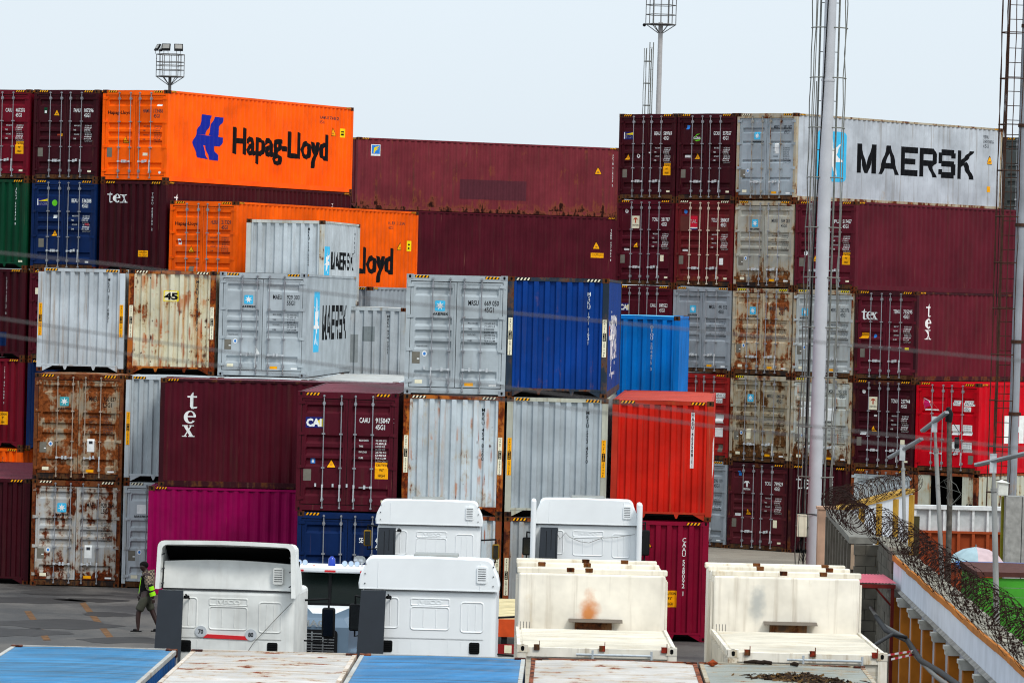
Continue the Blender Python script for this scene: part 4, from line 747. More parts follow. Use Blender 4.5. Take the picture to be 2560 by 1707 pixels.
def cream_box(X, Y, rz, lab, y1, y2, ztop, stain):
    e = empty('generator_container', (X, Y, 0), rz, lab, 'container', 'cream boxes with raised rear part'); cm = cream_mat('', stain); z0 = 2.84; w = CW
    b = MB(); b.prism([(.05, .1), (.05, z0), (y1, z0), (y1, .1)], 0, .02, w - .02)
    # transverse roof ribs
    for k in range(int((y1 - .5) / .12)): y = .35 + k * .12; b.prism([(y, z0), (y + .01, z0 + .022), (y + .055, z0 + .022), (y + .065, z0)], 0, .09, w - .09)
    b.build('body', paint('d3ccbc', .66, .55, .6, name='cream_roof_horizontal', tone=('6a4a2a', '3a2a1a')), e)  # horizontal streaks also paint the dark shaded lines of the ribs
    b = MB(); b.add(*rbox(.03, w - .03, y1, y2, .1, ztop, .03, 2)); b.build('raised_compartment', cm, e)
    fm = paint('dfd8c9', .63, .6, .55, name='cream_frame_paint', tone=('7a3a14', '3a2010')); b = MB()
    for x in (0, w - .14): b.box(x, x + .14, 0, .13, .118, z0 - .05)
    b.box(.14, w - .14, .01, .11, z0 - .12, z0 + .02)
    for x in (0, w - .05): b.box(x, x + .05, .13, y1, z0 - .05, z0 + .03)
    b.build('frame', fm, e)
    for x in (0, w - .159):
        for z in (0, z0 - .06): obj('corner_casting', MC['cast'], e, (x, -.004, z), mat=fm)
    rfm = paint('ddd5c4', .66, .4, .6, name='cream_beam_paint', tone=('5a2c12', '1f140e'))
    for y in (y1 + .06, (y1 + y2) / 2 + .1, y2 - .2):
        b = MB(); b.add(*rbox(.0, w - .08 if y > y1 + .1 else w - .0, y, y + .16, ztop - .01, ztop + .085, .02, 2)); rb_ = b.build('roof_beam', rfm, e)
        for x in rd.sample((.35, .5, .8, 1.1, 1.75, 1.95), 2): b = MB(); b.add(*rbox(x, x + .13, y - .006, y + .1, ztop + .02, ztop + .092, .01, 1)); b.build('rust_patch_block', paint('4a2a1a', .5, .4, .8, name='rust_patch_paint', tone=('5a2c12', '160d08')), rb_)  # raised blocks added to stand for rust patches on the beams
    b = MB(); b.prism([(.4, ztop), (.52, ztop + .02), (y2 - y1, ztop + .02)], 0, 0, 0) if False else b.box(.04, w - .12, y1 + .2, y2 - .2, ztop - .005, ztop + .012); b.build('roof_sheet', cm, e)
    hd = MB(); hd.box(.95, 1.55, y1 - .16, y1 + .01, z0, z0 + .13); h = hd.build('exhaust_hood', paint('4a3a30', .5, .5, .8, name='burnt_steel', tone=('5a3018', '17100c')), e)
    ld = MB(); ld.prism([(y1 - .24, z0 + .135), (y1 + .0, z0 + .17), (y1, z0 + .18), (y1 - .24, z0 + .145)], 0, .85, 1.72); ld.build('hood_lid', plain('hood_lid_grey', '6b6258', .7), h)
    for x in (.25, 1.25, 2.2):
        b = MB(); b.box(x, x + .09, -.02, .02, z0 - .02, z0 + .05); b.box(x, x + .09, -.02, .06, z0 + .05, z0 + .065); b.box(x + .08, x + .09, -.03, .05, z0 + .0, z0 + .12); b.build('clamp', paint('3a2a22', .5, .4, .8, name='clamp_paint', tone=('a03020', '2a1810')), e)
    b = MB(); b.tube([(.9, -.05, z0 - .07), (2.05, -.05, z0 - .07)], .018, 8); b.tube([(1.15, -.05, z0 - .13), (1.15, -.05, z0 + .0)], .02, 6); b.tube([(2.05, -.05, z0 - .13), (2.05, -.05, z0)], .02, 6); b.build('pipe_rail', GREYL, e)
    for k in range(14):
        y = .35 + k * .42
        if y > y2 - .2: break
        for x in (-.012, w - .02): b = MB(); b.box(x, x + .032, y, y + .05, .3, (z0 if y < y1 else ztop) - .1); b.build('side_rib', cm, e)
    for k in range(4): b = MB(); b.tube([(.07 + k * .05, y1 - .25, z0), (.07 + k * .05, y1 - .25, z0 + .13)], .006, 5); b.build('rod_stub', DSTEEL, e)
    return e
cream_box(.20, 73.3, .005, 'cream box with an orange rust stain above its burnt hood, nearer the middle', 4.4, 7.3, 3.74, ((1.17, 4.4, 3.12), (.26, 1.5, .48), 'c87420'))
cream_box(3.42, 73.3, .012, 'cream box with grey scuffs and no orange stain, beside the diagonal wall', 4.9, 7.4, 3.74, ((.75, 4.9, 3.3), (.22, 1.5, .5), 'a9aaa6'))

# ------------------------------------------------------------------ truck cabs seen from behind
WHP = plain('white_cab_paint', 'e7eaeb', .45, 0, .04, 2); DKP = plain('charcoal_plastic', '262c34', .5, 0, .1, 5); SHADE_BLK = plain('spoiler_shade_black', '050505', .9); CREASE = plain('panel_gap', '3a3c3f', .8)
MIRG = glass_mat('mirror_glass', '0a0d10'); CHR = plain('chrome', 'd8dadc', .15, 1., .03, 5)
def text3d(body, h, mat, parent, loc, depth=.01, name='lettering', xs=1.1):
    vs, fs = text2d(body, .03); k = h / CAP; x0 = min(v[0] for v in vs); x1 = max(v[0] for v in vs)
    bm = bmesh.new(); bv = [bm.verts.new(((a - (x0 + x1) / 2) * k * xs, 0, b_ * k)) for a, b_ in vs]
    for f in fs:
        try: bm.faces.new([bv[i] for i in f])
        except Exception: pass
    r = bmesh.ops.extrude_face_region(bm, geom=bm.faces[:]); 
    for v in r['geom']:
        if isinstance(v, bmesh.types.BMVert): v.co.y += depth
    bmesh.ops.recalc_face_normals(bm, faces=bm.faces); me = bpy.data.meshes.new(name); bm.to_mesh(me); bm.free(); me.materials.append(mat); return obj(name, me, parent, loc)
def wheel(parent, x, y, r=.5, w=.28):
    b = MB(); pr = [(-w / 2, r * .62), (-w / 2, r * .93), (-w * .4, r), (w * .4, r), (w / 2, r * .93), (w / 2, r * .62)]; n = 24; vs = []; fs = []
    for i in range(n):
        a = 2 * math.pi * i / n
        for px, pr_ in pr: vs.append((x + px, y + pr_ * math.cos(a), r + pr_ * math.sin(a)))
    for i in range(n):
        for k in range(5): fs.append((i * 6 + k, i * 6 + k + 1, ((i + 1) % n) * 6 + k + 1, ((i + 1) % n) * 6 + k))
    b.add(vs, fs, True); o = b.build('wheel', BLACK, parent); b = MB(); b.tube([(x - w * .35, y, r), (x + w * .35, y, r)], r * .63, 16, smooth=False); b.build('rim', DSTEEL, o)
def rrect(x0, x1, z0, z1, r):
    pts = []
    for cx, cz, a in ((x1 - r, z0 + r, -90), (x1 - r, z1 - r, 0), (x0 + r, z1 - r, 90), (x0 + r, z0 + r, 180)):
        for k in range(4): t = R(a + k * 30); pts.append((cx + r * math.cos(t), cz + r * math.sin(t)))
    return pts
def emboss(b, x0, x1, z0, z1, y, h=.014, r=.05, ribs=2):
    """pressed panel: raised rim around a flat field"""
    o = rrect(x0 - .02, x1 + .02, z0 - .02, z1 + .02, r + .02); m = rrect(x0, x1, z0, z1, r); i_ = rrect(x0 + .02, x1 - .02, z0 + .02, z1 - .02, max(.01, r - .02)); n = len(o)
    b.add([(a, y, c) for a, c in o] + [(a, y - h, c) for a, c in m] + [(a, y - .001, c) for a, c in i_], [(k, (k + 1) % n, n + (k + 1) % n, n + k) for k in range(n)] + [(n + k, n + (k + 1) % n, 2 * n + (k + 1) % n, 2 * n + k) for k in range(n)])
    for q in range(1, ribs + 1): x = x0 + (x1 - x0) * q / (ribs + 1); b.prism([(x - .012, y), (x, y - .008), (x + .012, y)], 2, z0 + .04, z1 - .04)
def cab(X, Y, rz, lab, zs, zt, style, wid=2.5, slots=False, discs=False, mirrors=(), hatch_=None, rope=None, bolts=True, tapx=.93, wm=None):
    wm = wm or WHP
    e = empty('truck_cab', (X, Y, 0), rz, lab, 'truck', 'white truck cabs seen from behind'); hw = wid / 2
    b = MB(); b.add(*rbox(-hw + .02, hw - .02, 0, 2.15, .95, zs, .09, 3), smooth=False)
    u = lambda v: v - hw
    emboss(b, u(.93), u(1.62), zs - .72, zs - .31, 0); emboss(b, u(.93), u(1.62), zs - .28, zs - .16, 0, ribs=0, r=.02); emboss(b, u(1.84), u(2.24), zs - .75, zs - .21, 0); emboss(b, u(.4), u(.7), zs - .70, zs - .16, 0, ribs=1)
    for q in (.95, 1.02): b.prism([(zs - q, -.0) for _ in ()] or [(-hw + .12, 0), (hw - .12, 0), (hw - .12, -.001), (-hw + .12, -.001)], 2, zs - q - .01, zs - q) if False else b.box(-hw + .3, hw - .25, -.006, .002, zs - .89, zs - .875)
    for x in (.72, .95, 1.3, 1.62, 1.85): b.box(u(x) - .006, u(x) + .006, -.006, .002, zs - 1.14, zs - .92)
    b.build('cab_body', wm, e)
    text3d('IVECO', .07, wm, e, (u(1.275), -.012, zs - .255), .014, 'raised_lettering', 1.5)
    b = MB(); b.box(-hw + .06, hw - .06, -.012, .05, zs - .012, zs + .006); b.build('roof_seam', CREASE, e)
    for x in (.42, 2.0):
        b = MB(); b.prism(rrect(u(x), u(x + .19), zs - 1.14, zs - .93, .03), 1, -.012, .01)
        for k in range(5): b.box(u(x) + .01, u(x) + .18, -.03, -.01, zs - 1.12 + k * .036, zs - 1.105 + k * .036)
        b.build('air_vent', BLACK, e)
    # rear deflector flap
    b = MB(); pts = [(u(.03), zs - .02), (u(.48), zs - .02), (u(.44), zs - 1.9), (u(-.06), zs - 1.9)] if not slots else [(u(.05), zs - .08), (u(.45), zs - .08), (u(.45), zs - 1.4), (u(0), zs - 1.4)]
    if style == 'fairing': pts = [(a + .12, c) for a, c in pts]
    b.prism(pts, 1, -.26, -.2); b.prism([(a, c) for a, c in ((pts[0][0], zs - .1), (pts[0][0] + .03, zs - .1), (pts[0][0] + .03, zs - .8), (pts[0][0], zs - .8))], 1, -.2, .05)
    o = b.build('side_deflector', DKP, e)
    if slots:
        b = MB()
        for k, x in enumerate((.14, .25, .36)): b.box(pts[0][0] + x - .005, pts[0][0] + x + .005, -.264, -.258, zs - (.75, .6, .85)[k], zs - (.16, .12, .14)[k]); b.box(pts[0][0] + x - .04, pts[0][0] + x - .03, -.264, -.258, zs - 1.2, zs - (.9, .82, .95)[k])
        b.build('slot', BLACK, o)
    b = MB(); b.tube([(u(.5), -.2, zs - .14), (u(.56), -.12, zs - .14)], .03, 8); b.tube([(u(.52), -.2, zs - .09), (u(.56), -.02, zs - .18)], .015, 6); b.build('hinge_bracket', BLACK, e)
    # roof spoiler
    if style == 'open':
        b = MB(); sw = .05
        n = 12; outer = []; inner = []
        for k in range(5): t = R(180 - k * 22.5); outer.append((-hw + .12 + .12 * math.cos(t), zt - .12 + .12 * math.sin(t)))
        for k in range(1, 6): f = k / 6; outer.append((-hw + .12 + (wid - .24) * f, zt + .02 * math.sin(math.pi * f)))
        for k in range(5): t = R(90 - k * 22.5); outer.append((hw - .12 + .12 * math.cos(t), zt - .12 + .12 * math.sin(t)))
        outer = [(-hw - .03, zs - .0)] + outer + [(hw + .03, zs - .1)]
        inner = [(a * .94, zs + (c - zs) * .92 if c > zs + .2 else c) for a, c in outer]; m = len(outer)
        V3 = [(a, -.3, c) for a, c in outer] + [(a, -.3, c) for a, c in inner] + [(a * .95, 1.3, zs + (c - zs) * .35) for a, c in outer] + [(a, .9, c) for a, c in inner]
        F3 = []
        for k in range(m - 1): F3 += [(k, k + 1, m + k + 1, m + k), (k, 2 * m + k, 2 * m + k + 1, k + 1), (m + k, m + k + 1, 3 * m + k + 1, 3 * m + k)]
        F3.append(tuple(2 * m + k for k in range(m)))
        b.add(V3, F3, False); sp_ = b.build('roof_spoiler', wm, e)
        b = MB(); zz = zs + (zt - zs) * .56; pl = []; 
        for k in range(13): x = -hw * .93 + 2 * hw * .93 * k / 12; pl.append((x, .02 + .1 * math.sin(math.pi * k / 12), 0))
        b.add([(x, y - .08, zs + .01) for x, y, _ in pl] + [(x, y, zz + .04 * math.sin(math.pi * k / 12)) for k, (x, y, _) in enumerate(pl)], [(k, k + 1, 14 + k, 13 + k) for k in range(12)], True); b.build('spoiler_back_panel', wm, sp_)
        b = MB(); b.box(-hw * .92, hw * .92, .3, 1.4, zs, zz - .02); b.box(-hw * .9, hw * .9, .55, 1.35, zz - .02, zs + (zt - zs) * .62); b.box(-hw * .93, hw * .93, .87, .9, zs, zt - .1); b.build('spoiler_shade', SHADE_BLK, sp_)  # black blocks carry the shade inside the open spoiler as colour
        b = MB(); b.add([(x * .925, y * .9 + .0, z) for x, y, z in ((-hw, .86, zz - .1), (hw, .86, zz - .1), (hw, .0, zt - .11), (-hw, .0, zt - .11))], [(0, 1, 2, 3)]); b.build('spoiler_shade', SHADE_BLK, sp_)
        lx, lz, ly = hw * .72, zs + .3, -.06
    else:
        b = MB(); w2 = hw if style == 'closed' else hw - .06
        hh = zt - zs; rc = .13; wt = w2 * tapx; sec = [(-w2 - .02, zs + .0), (-w2 - .03, zs + .1), (-w2 + .0, zs + hh * .45)]
        for k in range(6): a_ = R(180 - k * 18); sec.append((-wt + rc + rc * math.cos(a_), zt - rc + rc * math.sin(a_)))
        sec.append((0, zt + .02)); sec += [(-a_, c_) for a_, c_ in reversed(sec[:-1])]; nn = len(sec)
        ys = ((-.05, .97, .985), (-.07, 1., 1.), (.3, 1.0, 1.0), (1.3, .95, .8), (2.05, .85, .3)); ys = ((-.075, .985, .97),) + ys[2:]
        Vv = [(a_ * kx, y_, zs + (c_ - zs) * kz) for y_, kx, kz in ((-.08, .98, .96), (-.055, 1, 1), (.5, 1, 1.0), (1.4, .95, .78), (2.05, .86, .3)) for a_, c_ in sec]
        b.add(Vv, [(j * nn + k, j * nn + k + 1, (j + 1) * nn + k + 1, (j + 1) * nn + k) for j in range(4) for k in range(nn - 1)] + [tuple(range(nn)), tuple(4 * nn + k for k in range(nn))] + [(j * nn, (j + 1) * nn, (j + 2) * nn - 1, (j + 1) * nn - 1) for j in range(4)])
        sp_ = b.build('roof_spoiler', wm, e)
        for sx_ in (-1, 1): b = MB(); b.prism([(sx_ * w2 * .74 - .008, -.084), (sx_ * w2 * .74, -.09), (sx_ * w2 * .74 + .008, -.084), (sx_ * w2 * .74 + .008, -.07), (sx_ * w2 * .74 - .008, -.07)], 2, zs + .03, zt - .06); b.build('crease', wm, sp_)
        b = MB(); b.box(-w2 - .0, w2 + .0, -.085, -.05, zs - .002, zs + .02); b.build('lower_lip', wm, sp_); lx, lz, ly = hw * .74, zs + (zt - zs) * .55, -.09
    b = MB(); b.prism(rrect(lx - .06, lx + .12, lz - .17, lz + .13, .03), 1, ly - .02, ly + .1); lv = b.build('louvre', wm, sp_)
    b = MB()
    for k in range(6): b.box(lx - .04, lx + .1, ly - .026, ly - .018, lz - .12 + k * .04, lz - .11 + k * .04)
    b.build('louvre_gap', CREASE, lv)
    if bolts:
        for sx in (-1, 1):
            for k in range(3): b = MB(); b.tube([(sx * hw * .93, -.1 if style != 'open' else -.305, zs + .1 + k * (zt - zs) * .3), (sx * hw * .93, .0, zs + .1 + k * (zt - zs) * .3)], .012, 6); b.build('bolt', CREASE, sp_)
    if style == 'fairing':
        for sx in (-1, 1): b = MB(); b.add(*rbox(sx * hw - .06, sx * hw + .06, -.4, .35, 1.2, zt - (.02 if sx < 0 else .05), .05, 2)); b.build('side_fairing', wm, e)
    if hatch_: b = MB(); b.add(*rbox(hatch_[0], hatch_[1], .2, .9, zt - .02, zt + .055, .02, 2)); b.build('roof_hatch', plain('hatch_grey', hatch_[2], .5), e)
    if discs:
        for x, q, tx in ((.785, .766, '70'), (1.70, .80, '80')): b = MB(); b.tube([(u(x), -.022, zs - q), (u(x), .0, zs - q)], .105, 24, smooth=False); d = b.build('speed_disc', plain('disc_grey', 'b4b9bd', .5), e); text3d(tx, .075, BK, d, (u(x), -.026, zs - q - .037), .003, 'number', .85)
        b = MB(); b.prism([(u(.83), zs - .88), (u(1.72), zs - .9), (u(1.63), zs - .83), (u(.9), zs - .81)], 1, -.018, -.0); b.build('red_strip', plain('red_reflector', 'c8141c', .4), e)
    if rope: b = MB(); b.tube([(u(a), -.05 - .03 * (i % 2), zs - c) for i, (a, c) in enumerate(rope)], .006, 5); b.build('rope', plain('dirty_rope', '6a6862', .9), e)
    for (mx, mz, mw, mh, rim) in mirrors:
        s = 1 if mx > 0 else -1; b = MB(); b.tube([(s * (hw - .02), 1.6, mz + mh * .75), (mx, 1.75, mz + mh * .8), (mx, 1.75, mz + mh / 2)], .022, 6); b.tube([(s * (hw - .02), 1.6, mz - mh * .6), (mx, 1.75, mz - mh * .7), (mx, 1.75, mz)], .018, 6); a = b.build('mirror_arm', BLACK, e)
        b = MB(); b.add(*rbox(mx - mw / 2, mx + mw / 2, 1.68, 1.84, mz - mh / 2, mz + mh / 2, .04, 3)); mo = b.build('mirror', BLACK if not rim else plain('ochre_mirror_rim', '7a5c12', .6), a)
        b = MB(); b.box(mx - mw / 2 + .03, mx + mw / 2 - .03, 1.672, 1.69, mz - mh / 2 + .03, mz + mh / 2 - .03); b.build('mirror_glass', MIRG, mo)
    b = MB(); b.box(-.42, -.34, -4.6, 1.8, .75, 1.0); b.box(.34, .42, -4.6, 1.8, .75, 1.0); b.box(-.34, .34, -4.5, -4.3, .8, .95); b.box(-.34, .34, -2.6, -1.9, 1.0, 1.15); b.box(-.34, .34, -.6, -.3, .8, .95); b.build('chassis', DSTEEL, e)
    for x in (-1.0, 1.0): wheel(e, x, 1.2, .5, .32); wheel(e, x * .92, -3.3, .5, .55)
    return e
cab((583.5 - 1280) / 138, 87, -.075, 'white truck cab with an open dark roof spoiler and speed discs 70 and 80', 2.76, 3.64, 'open', discs=True, mirrors=((-1.26, 2.2, .14, .5, False), (1.66, 2.1, .24, .55, False)), rope=((2.43, .2), (2.2, .45), (1.75, .95), (1.66, 1.1)), wm=paint('dddeda', .86, .1, .45, name='grimy_white_cab_paint'))
cab((1088 - 1280) / 138, 87, -.02, 'plain white truck cab nearest the middle, closed roof spoiler and black flap without slots', 2.85, 3.43, 'closed', hatch_=(-.3, .5, '8a8c88'), mirrors=((1.7, 1.9, .2, .5, True), (-1.42, 2.2, .22, .5, False)))
cab((1084.5 - 1280) / 108.1, 111, 0, 'white truck cab behind the plain one, slotted black flap and ochre-rimmed mirrors', 2.88, 3.44, 'closed', wid=2.43, slots=True, hatch_=(-.42, .34, 'e6e2d2'), mirrors=((1.55, 2.2, .17, .36, True), (-1.47, 2.45, .18, .38, True)))
cab((1477 - 1280) / 108.1, 111, 0, 'white truck cab hung with a sagging string, rear right of the four', 2.98, 3.56, 'fairing', wid=2.45, slots=True, hatch_=(-.36, .42, 'eef0f0'), mirrors=((-1.36, 2.35, .2, .42, False), (1.42, 2.5, .22, .6, False)), rope=((.5, .1), (.62, .35), (.75, .2), (.85, .3), (1.1, .4), (1.3, .42), (1.6, .3), (1.9, .28), (2.35, .2)), bolts=False)

# ------------------------------------------------------------------ bonneted tractor facing the camera
e = empty('tractor_truck', (-3.55, 97.2, 0), R(-5), 'white and grey bonneted truck facing the camera between two white cabs', 'truck')
b = MB(); b.add(*rbox(-1.0, 1.0, 0, 1.6, .9, 2.62, .1, 3, (.93, .92))); cbm = b.build('cab_body', WHP, e)
b = MB(); b.add(*rbox(-1.03, 1.03, -.22, .12, 2.53, 2.66, .04, 2)); v = b.build('sun_visor', WHP, e)
for x in (-.75, -.1, .62): b = MB(); b.box(x, x + .22, -.226, -.216, 2.545, 2.585); b.build('reflector', plain('red_reflector', 'c8141c', .4), v)
TG = glass_mat('truck_glass', '06120f')
for x0, x1 in ((-.9, -.02), (.02, .9)): b = MB(); b.add([(x0, -.09, 1.9), (x1, -.09, 1.9), (x1 * .96, -.05, 2.54), (x0 * .96, -.05, 2.54), (x0, 0, 1.9), (x1, 0, 1.9), (x1 * .96, .02, 2.54), (x0 * .96, .02, 2.54)], [(0, 1, 2, 3), (4, 7, 6, 5), (0, 4, 5, 1), (3, 2, 6, 7), (0, 3, 7, 4), (1, 5, 6, 2)]); b.build('windscreen', TG, e)
b = MB(); b.box(-.03, .03, -.1, .02, 1.88, 2.54); b.box(-.95, .95, -.1, .02, 1.86, 1.91); b.box(-.96, -.9, -.1, .02, 1.88, 2.54); b.box(.9, .96, -.1, .02, 1.88, 2.54); b.build('windscreen_frame', BLACK, e)
b = MB(); b.box(.72, .86, -.1, -.092, 2.15, 2.35); b.build('sticker', PINK, e); b = MB(); b.box(.74, .88, -.1, -.092, 1.88, 1.98); b.build('sticker', plain('pale_blue_sticker', '9fd0e0'), e)
HG = plain('grey_bonnet_paint', '5c6f80', .35, 0, .06, 3)
b = MB(); b.add([(-.62, -1.9, .75), (.62, -1.9, .75), (.62, -1.9, 1.55), (-.62, -1.9, 1.55), (-.85, -.1, .75), (.85, -.1, .75), (.85, -.1, 1.86), (-.85, -.1, 1.86), (-.5, -1.75, 1.72), (.5, -1.75, 1.72)], [(0, 1, 2, 3), (1, 5, 6, 2), (0, 3, 7, 4), (3, 2, 9, 8), (8, 9, 6, 7), (2, 6, 9), (3, 8, 7), (4, 7, 6, 5), (0, 4, 5, 1)]); hb = b.build('bonnet', HG, e)
b = MB(); b.add([(-.2, -1.2, 1.77), (.25, -1.2, 1.77), (.5, -.15, 1.866), (-.5, -.15, 1.866)], [(0, 1, 2, 3)]); b.build('bonnet_top_panel', WHP, hb)
b = MB(); b.prism(rrect(-.45, .4, .78, 1.5, .08), 1, -1.93, -1.89); gr = b.build('grille', BLACK, e)
for k in range(11): b = MB(); b.box(-.38, .34, -1.955, -1.93, .85 + k * .056, .87 + k * .056); b.build('grille_bar', CHR, gr)
for x in (-.12, .1): b = MB(); b.box(x, x + .03, -1.965, -1.93, .82, 1.46); b.build('grille_bar', CHR, gr)
text3d('MACK', .12, CHR, e, (0, -1.93, 1.56), .015, 'raised_lettering', 1.3)
for x in (-.74, .74): 
    b = MB(); b.add(*rbox(x - .2, x + .2, -1.75, -1.0, .55, 1.12, .1, 3)); fd = b.build('front_wing', HG, e)
    b = MB(); b.tube([(x, -1.8, .9), (x, -1.72, .9)], .11, 16, smooth=False); b.build('headlight', CHR, fd)
b = MB(); b.add(*rbox(-1.1, 1.1, -2.05, -1.85, .45, .72, .05, 2)); b.build('bumper', HG, e)
for z, nm in ((1.95, 'a'), (2.3, 'b')): pass
for x in (-1.22, 1.22):
    b = MB(); b.tube([(x * .82, -.1, 2.2), (x, -.25, 2.25), (x, -.25, 1.3), (x * .8, -.15, 1.25)], .016, 6); a = b.build('mirror_arm', BLACK, e)
    b = MB(); b.add(*rbox(x - .12, x + .12, -.33, -.25, 1.35, 1.8, .03, 2)); mo = b.build('mirror', BLACK, a); b = MB(); b.box(x - .09, x + .09, -.338, -.328, 1.38, 1.77); b.build('mirror_glass', MIRG, mo)
for x in (-.78, -.65, -.53, .28, .41, .53):
    b = MB(); b.tube([(x, .05, 2.6), (x, .05, 2.68)], .012, 6); b.tube([(x, -.02, 2.72), (x, .1, 2.72)], [.058, .03], 14); lp = b.build('roof_lamp', CHR, e); b = MB(); b.tube([(x, -.024, 2.72), (x, -.018, 2.72)], .05, 14); b.build('lens', plain('clear_lens', 'b8cbe6', .1), lp)
b = MB(); b.tube([(0, .1, 2.6), (0, .1, 2.66)], .08, 12); be = b.build('warning_beacon', BLACK, e); b = MB(); b.tube([(0, .1, 2.66), (0, .1, 2.8), (0, .1, 2.85)], [.075, .07, .02], 14); b.build('lens', plain('blue_lens', '1238a0', .15), be)
for x, y in ((.5, .35), (.58, .3)): b = MB(); b.tube([(x, y + .35, 2.78), (x, y + .1, 2.78), (x, y, 2.78)], [.02, .035, .085], 14); b.tube([(x, y + .1, 2.6), (x, y + .1, 2.78)], .015, 6); b.build('horn', CHR, e)
for x in (-.35, .72): b = MB(); b.sphere((x, 0, 2.64), .04, 8); b.build('marker_lamp', plain('amber_lens', 'd85a14', .3), e)
b = MB(); b.tube([(.2, -.1, 1.84), (.45, -.14, 1.84), (.62, -.12, 1.8)], .008, 5); b.build('wiper', BLACK, e)
b = MB(); b.box(-.42, -.34, -1.8, 4.6, .7, .95); b.box(.34, .42, -1.8, 4.6, .7, .95); b.box(-.34, .34, 2.5, 3.2, .95, 1.1); b.build('chassis', DSTEEL, e)
for x in (-.95, .95): wheel(e, x, -1.1, .5, .3); wheel(e, x * .9, 3.6, .5, .55)
# flatbed behind
e = empty('flatbed_trailer', (-.45, 98.8, 0), 0, 'orange-framed flatbed trailer with a pale plank deck, glimpsed between cab and cream box', 'trailer')
b = MB()
for k in range(24): b.box(-1.2, 1.2, .02 + k * .25, .26 + k * .25, 1.55, 1.6 + .004 * (k % 2))
b.build('plank_deck', plain('pale_planks', 'c9b98e', .8, 0, .25, 3), e)
b = MB(); b.box(-1.2, 1.2, -.04, .02, 1.2, 1.56); b.box(-1.2, -1.1, .02, 6, 1.3, 1.55); b.box(1.1, 1.2, .02, 6, 1.3, 1.55); b.build('frame', plain('orange_frame_paint', 'c2481c', .6, 0, .3, 4), e)
b = MB(); b.box(.3, 1.15, -.06, .0, .85, 1.05); b.build('lamp_panel', plain('red_lamp', '8a1414', .3), e); b = MB(); b.box(.45, .6, -.075, -.06, .87, 1.03); b.build('reversing_lamp', CREAM, e)
b = MB(); b.box(-.5, -.38, 0, 6, .9, 1.2); b.box(.38, .5, 0, 6, .9, 1.2); b.build('chassis', BLACK, e)
for x in (-.95, .95): wheel(e, x, 4.5, .45, .5)
# ------------------------------------------------------------------ masts
PALE = plain('pale_mast_paint', 'b0b2b6', .45, 0, .08, 3); RUSTY = plain('rusty_steel', '3f2a20', .85, 0, .4, 12); GSTEEL = plain('grey_green_steel', '74756f', .7, 0, .25, 8)
def ladder_cage(e, z0, z1, dz, cx, cy_, rw=.25, rad=.45, r=.022, straps=5, hoop=1.3, arc=(180, 360), wobble=.03, mat=None):
    mat = mat or GSTEEL; ld = MB()
    for x in (cx - rw, cx + rw): ld.tube([(x, cy_, z0), (x, cy_, z1)], .028, 6)
    z = z0 + .1
    while z < z1: ld.tube([(cx - rw, cy_, z), (cx + rw, cy_, z)], .012, 5); z += dz
    ld.build('ladder', mat, e); rr = random.Random(int(z1 * 10)); cg = MB(); z = z0 + .5; a0, a1 = arc
    def pt(a, z): return Vector((cx + rad * math.cos(R(a)), cy_ + rad * math.sin(R(a)), z))
    zs_ = []
    while z < z1: zs_.append(z); cg.tube([pt(a0 + (a1 - a0) * k / 12, z) for k in range(13)], r * .7, 5); z += hoop
    for k in range(straps):
        a = a0 + (a1 - a0) * (k + .5 * 0) / (straps - 1); cg.tube([pt(a, q) + Vector((rr.uniform(-wobble, wobble), 0, 0)) for q in [z0 + .5] + [z_ + d for z_ in zs_ for d in (0, .65)]], r * .6, 5)
    cg.build('safety_cage', mat, e)
base = gz(2032, 1490) ; 
mp = at(2031, 1420, 125); mx0 = mp.x - .006 * mp.z
e = empty('lighting_mast', (mx0, 125, 0), 0, 'tall pale steel mast with caged ladder and small control box, right of centre', 'mast', 'tall masts'); e.rotation_euler[1] = .0066
b = MB(); b.tube([(0, 0, 0), (0, 0, 6), (0, 0, 14.02)], [.178, .172, .168], 24); b.build('pole', PALE, e)
b = MB(); b.tube([(0, 0, 13.9), (0, 0, 19)], [.156, .150], 24); b.tube([(0, 0, 14.0), (0, 0, 14.06)], .182, 24); b.build('pole_section', PALE, e)
ladder_cage(e, .6, 18.5, 1.28 / 1, .02, .35, .245, .47, .024, 5, 1.3, (160, 380), .03)
b = MB(); b.tube([(-.32, .1, 1.9), (-.28, .1, 4.6), (-.25, .1, 9), (-.14, -.1, 13), (-.1, -.17, 15), (-.02, -.17, 18.5)], .018, 6); b.build('cable', BLACK, e)
b = MB(); b.tube([(-.36, .1, 5), (-.36, .1, 12), (-.3, .1, 18.5)], .012, 5); b.tube([(-.29, .12, 5), (-.29, .12, 14)], .014, 5); b.build('cable', GSTEEL, e)
b = MB(); b.add(*rbox(-.44, -.19, -.14, .06, 2.14, 2.72, .012, 2)); cb = b.build('control_box', paint('d6d2bb', .78, .35, .5, name='box_paint', tone=('b0772a', '8a5a1e')), e); b = MB(); b.box(-.405, -.395, -.146, -.14, 2.14, 2.72); b.build('door_seam', CREASE, cb)
b = MB(); b.tube([(-.45, -.19, 2.76), (.28, -.19, 2.72)], .012, 5); b.build('clamp_bar', BLACK, e)
b = MB(); rr = random.Random(5)
for k in range(7): x = -.28 + rr.uniform(-.08, .08); b.tube([(-.27, 0, 2.14), (x - .06, -.05, 1.95), (x - .12 * rr.random(), -.08, 1.72), (x + .1 * rr.random(), -.05, 1.8), (x, 0, 1.5)], .009, 5)
b.build('loose_cables', BLACK, e)
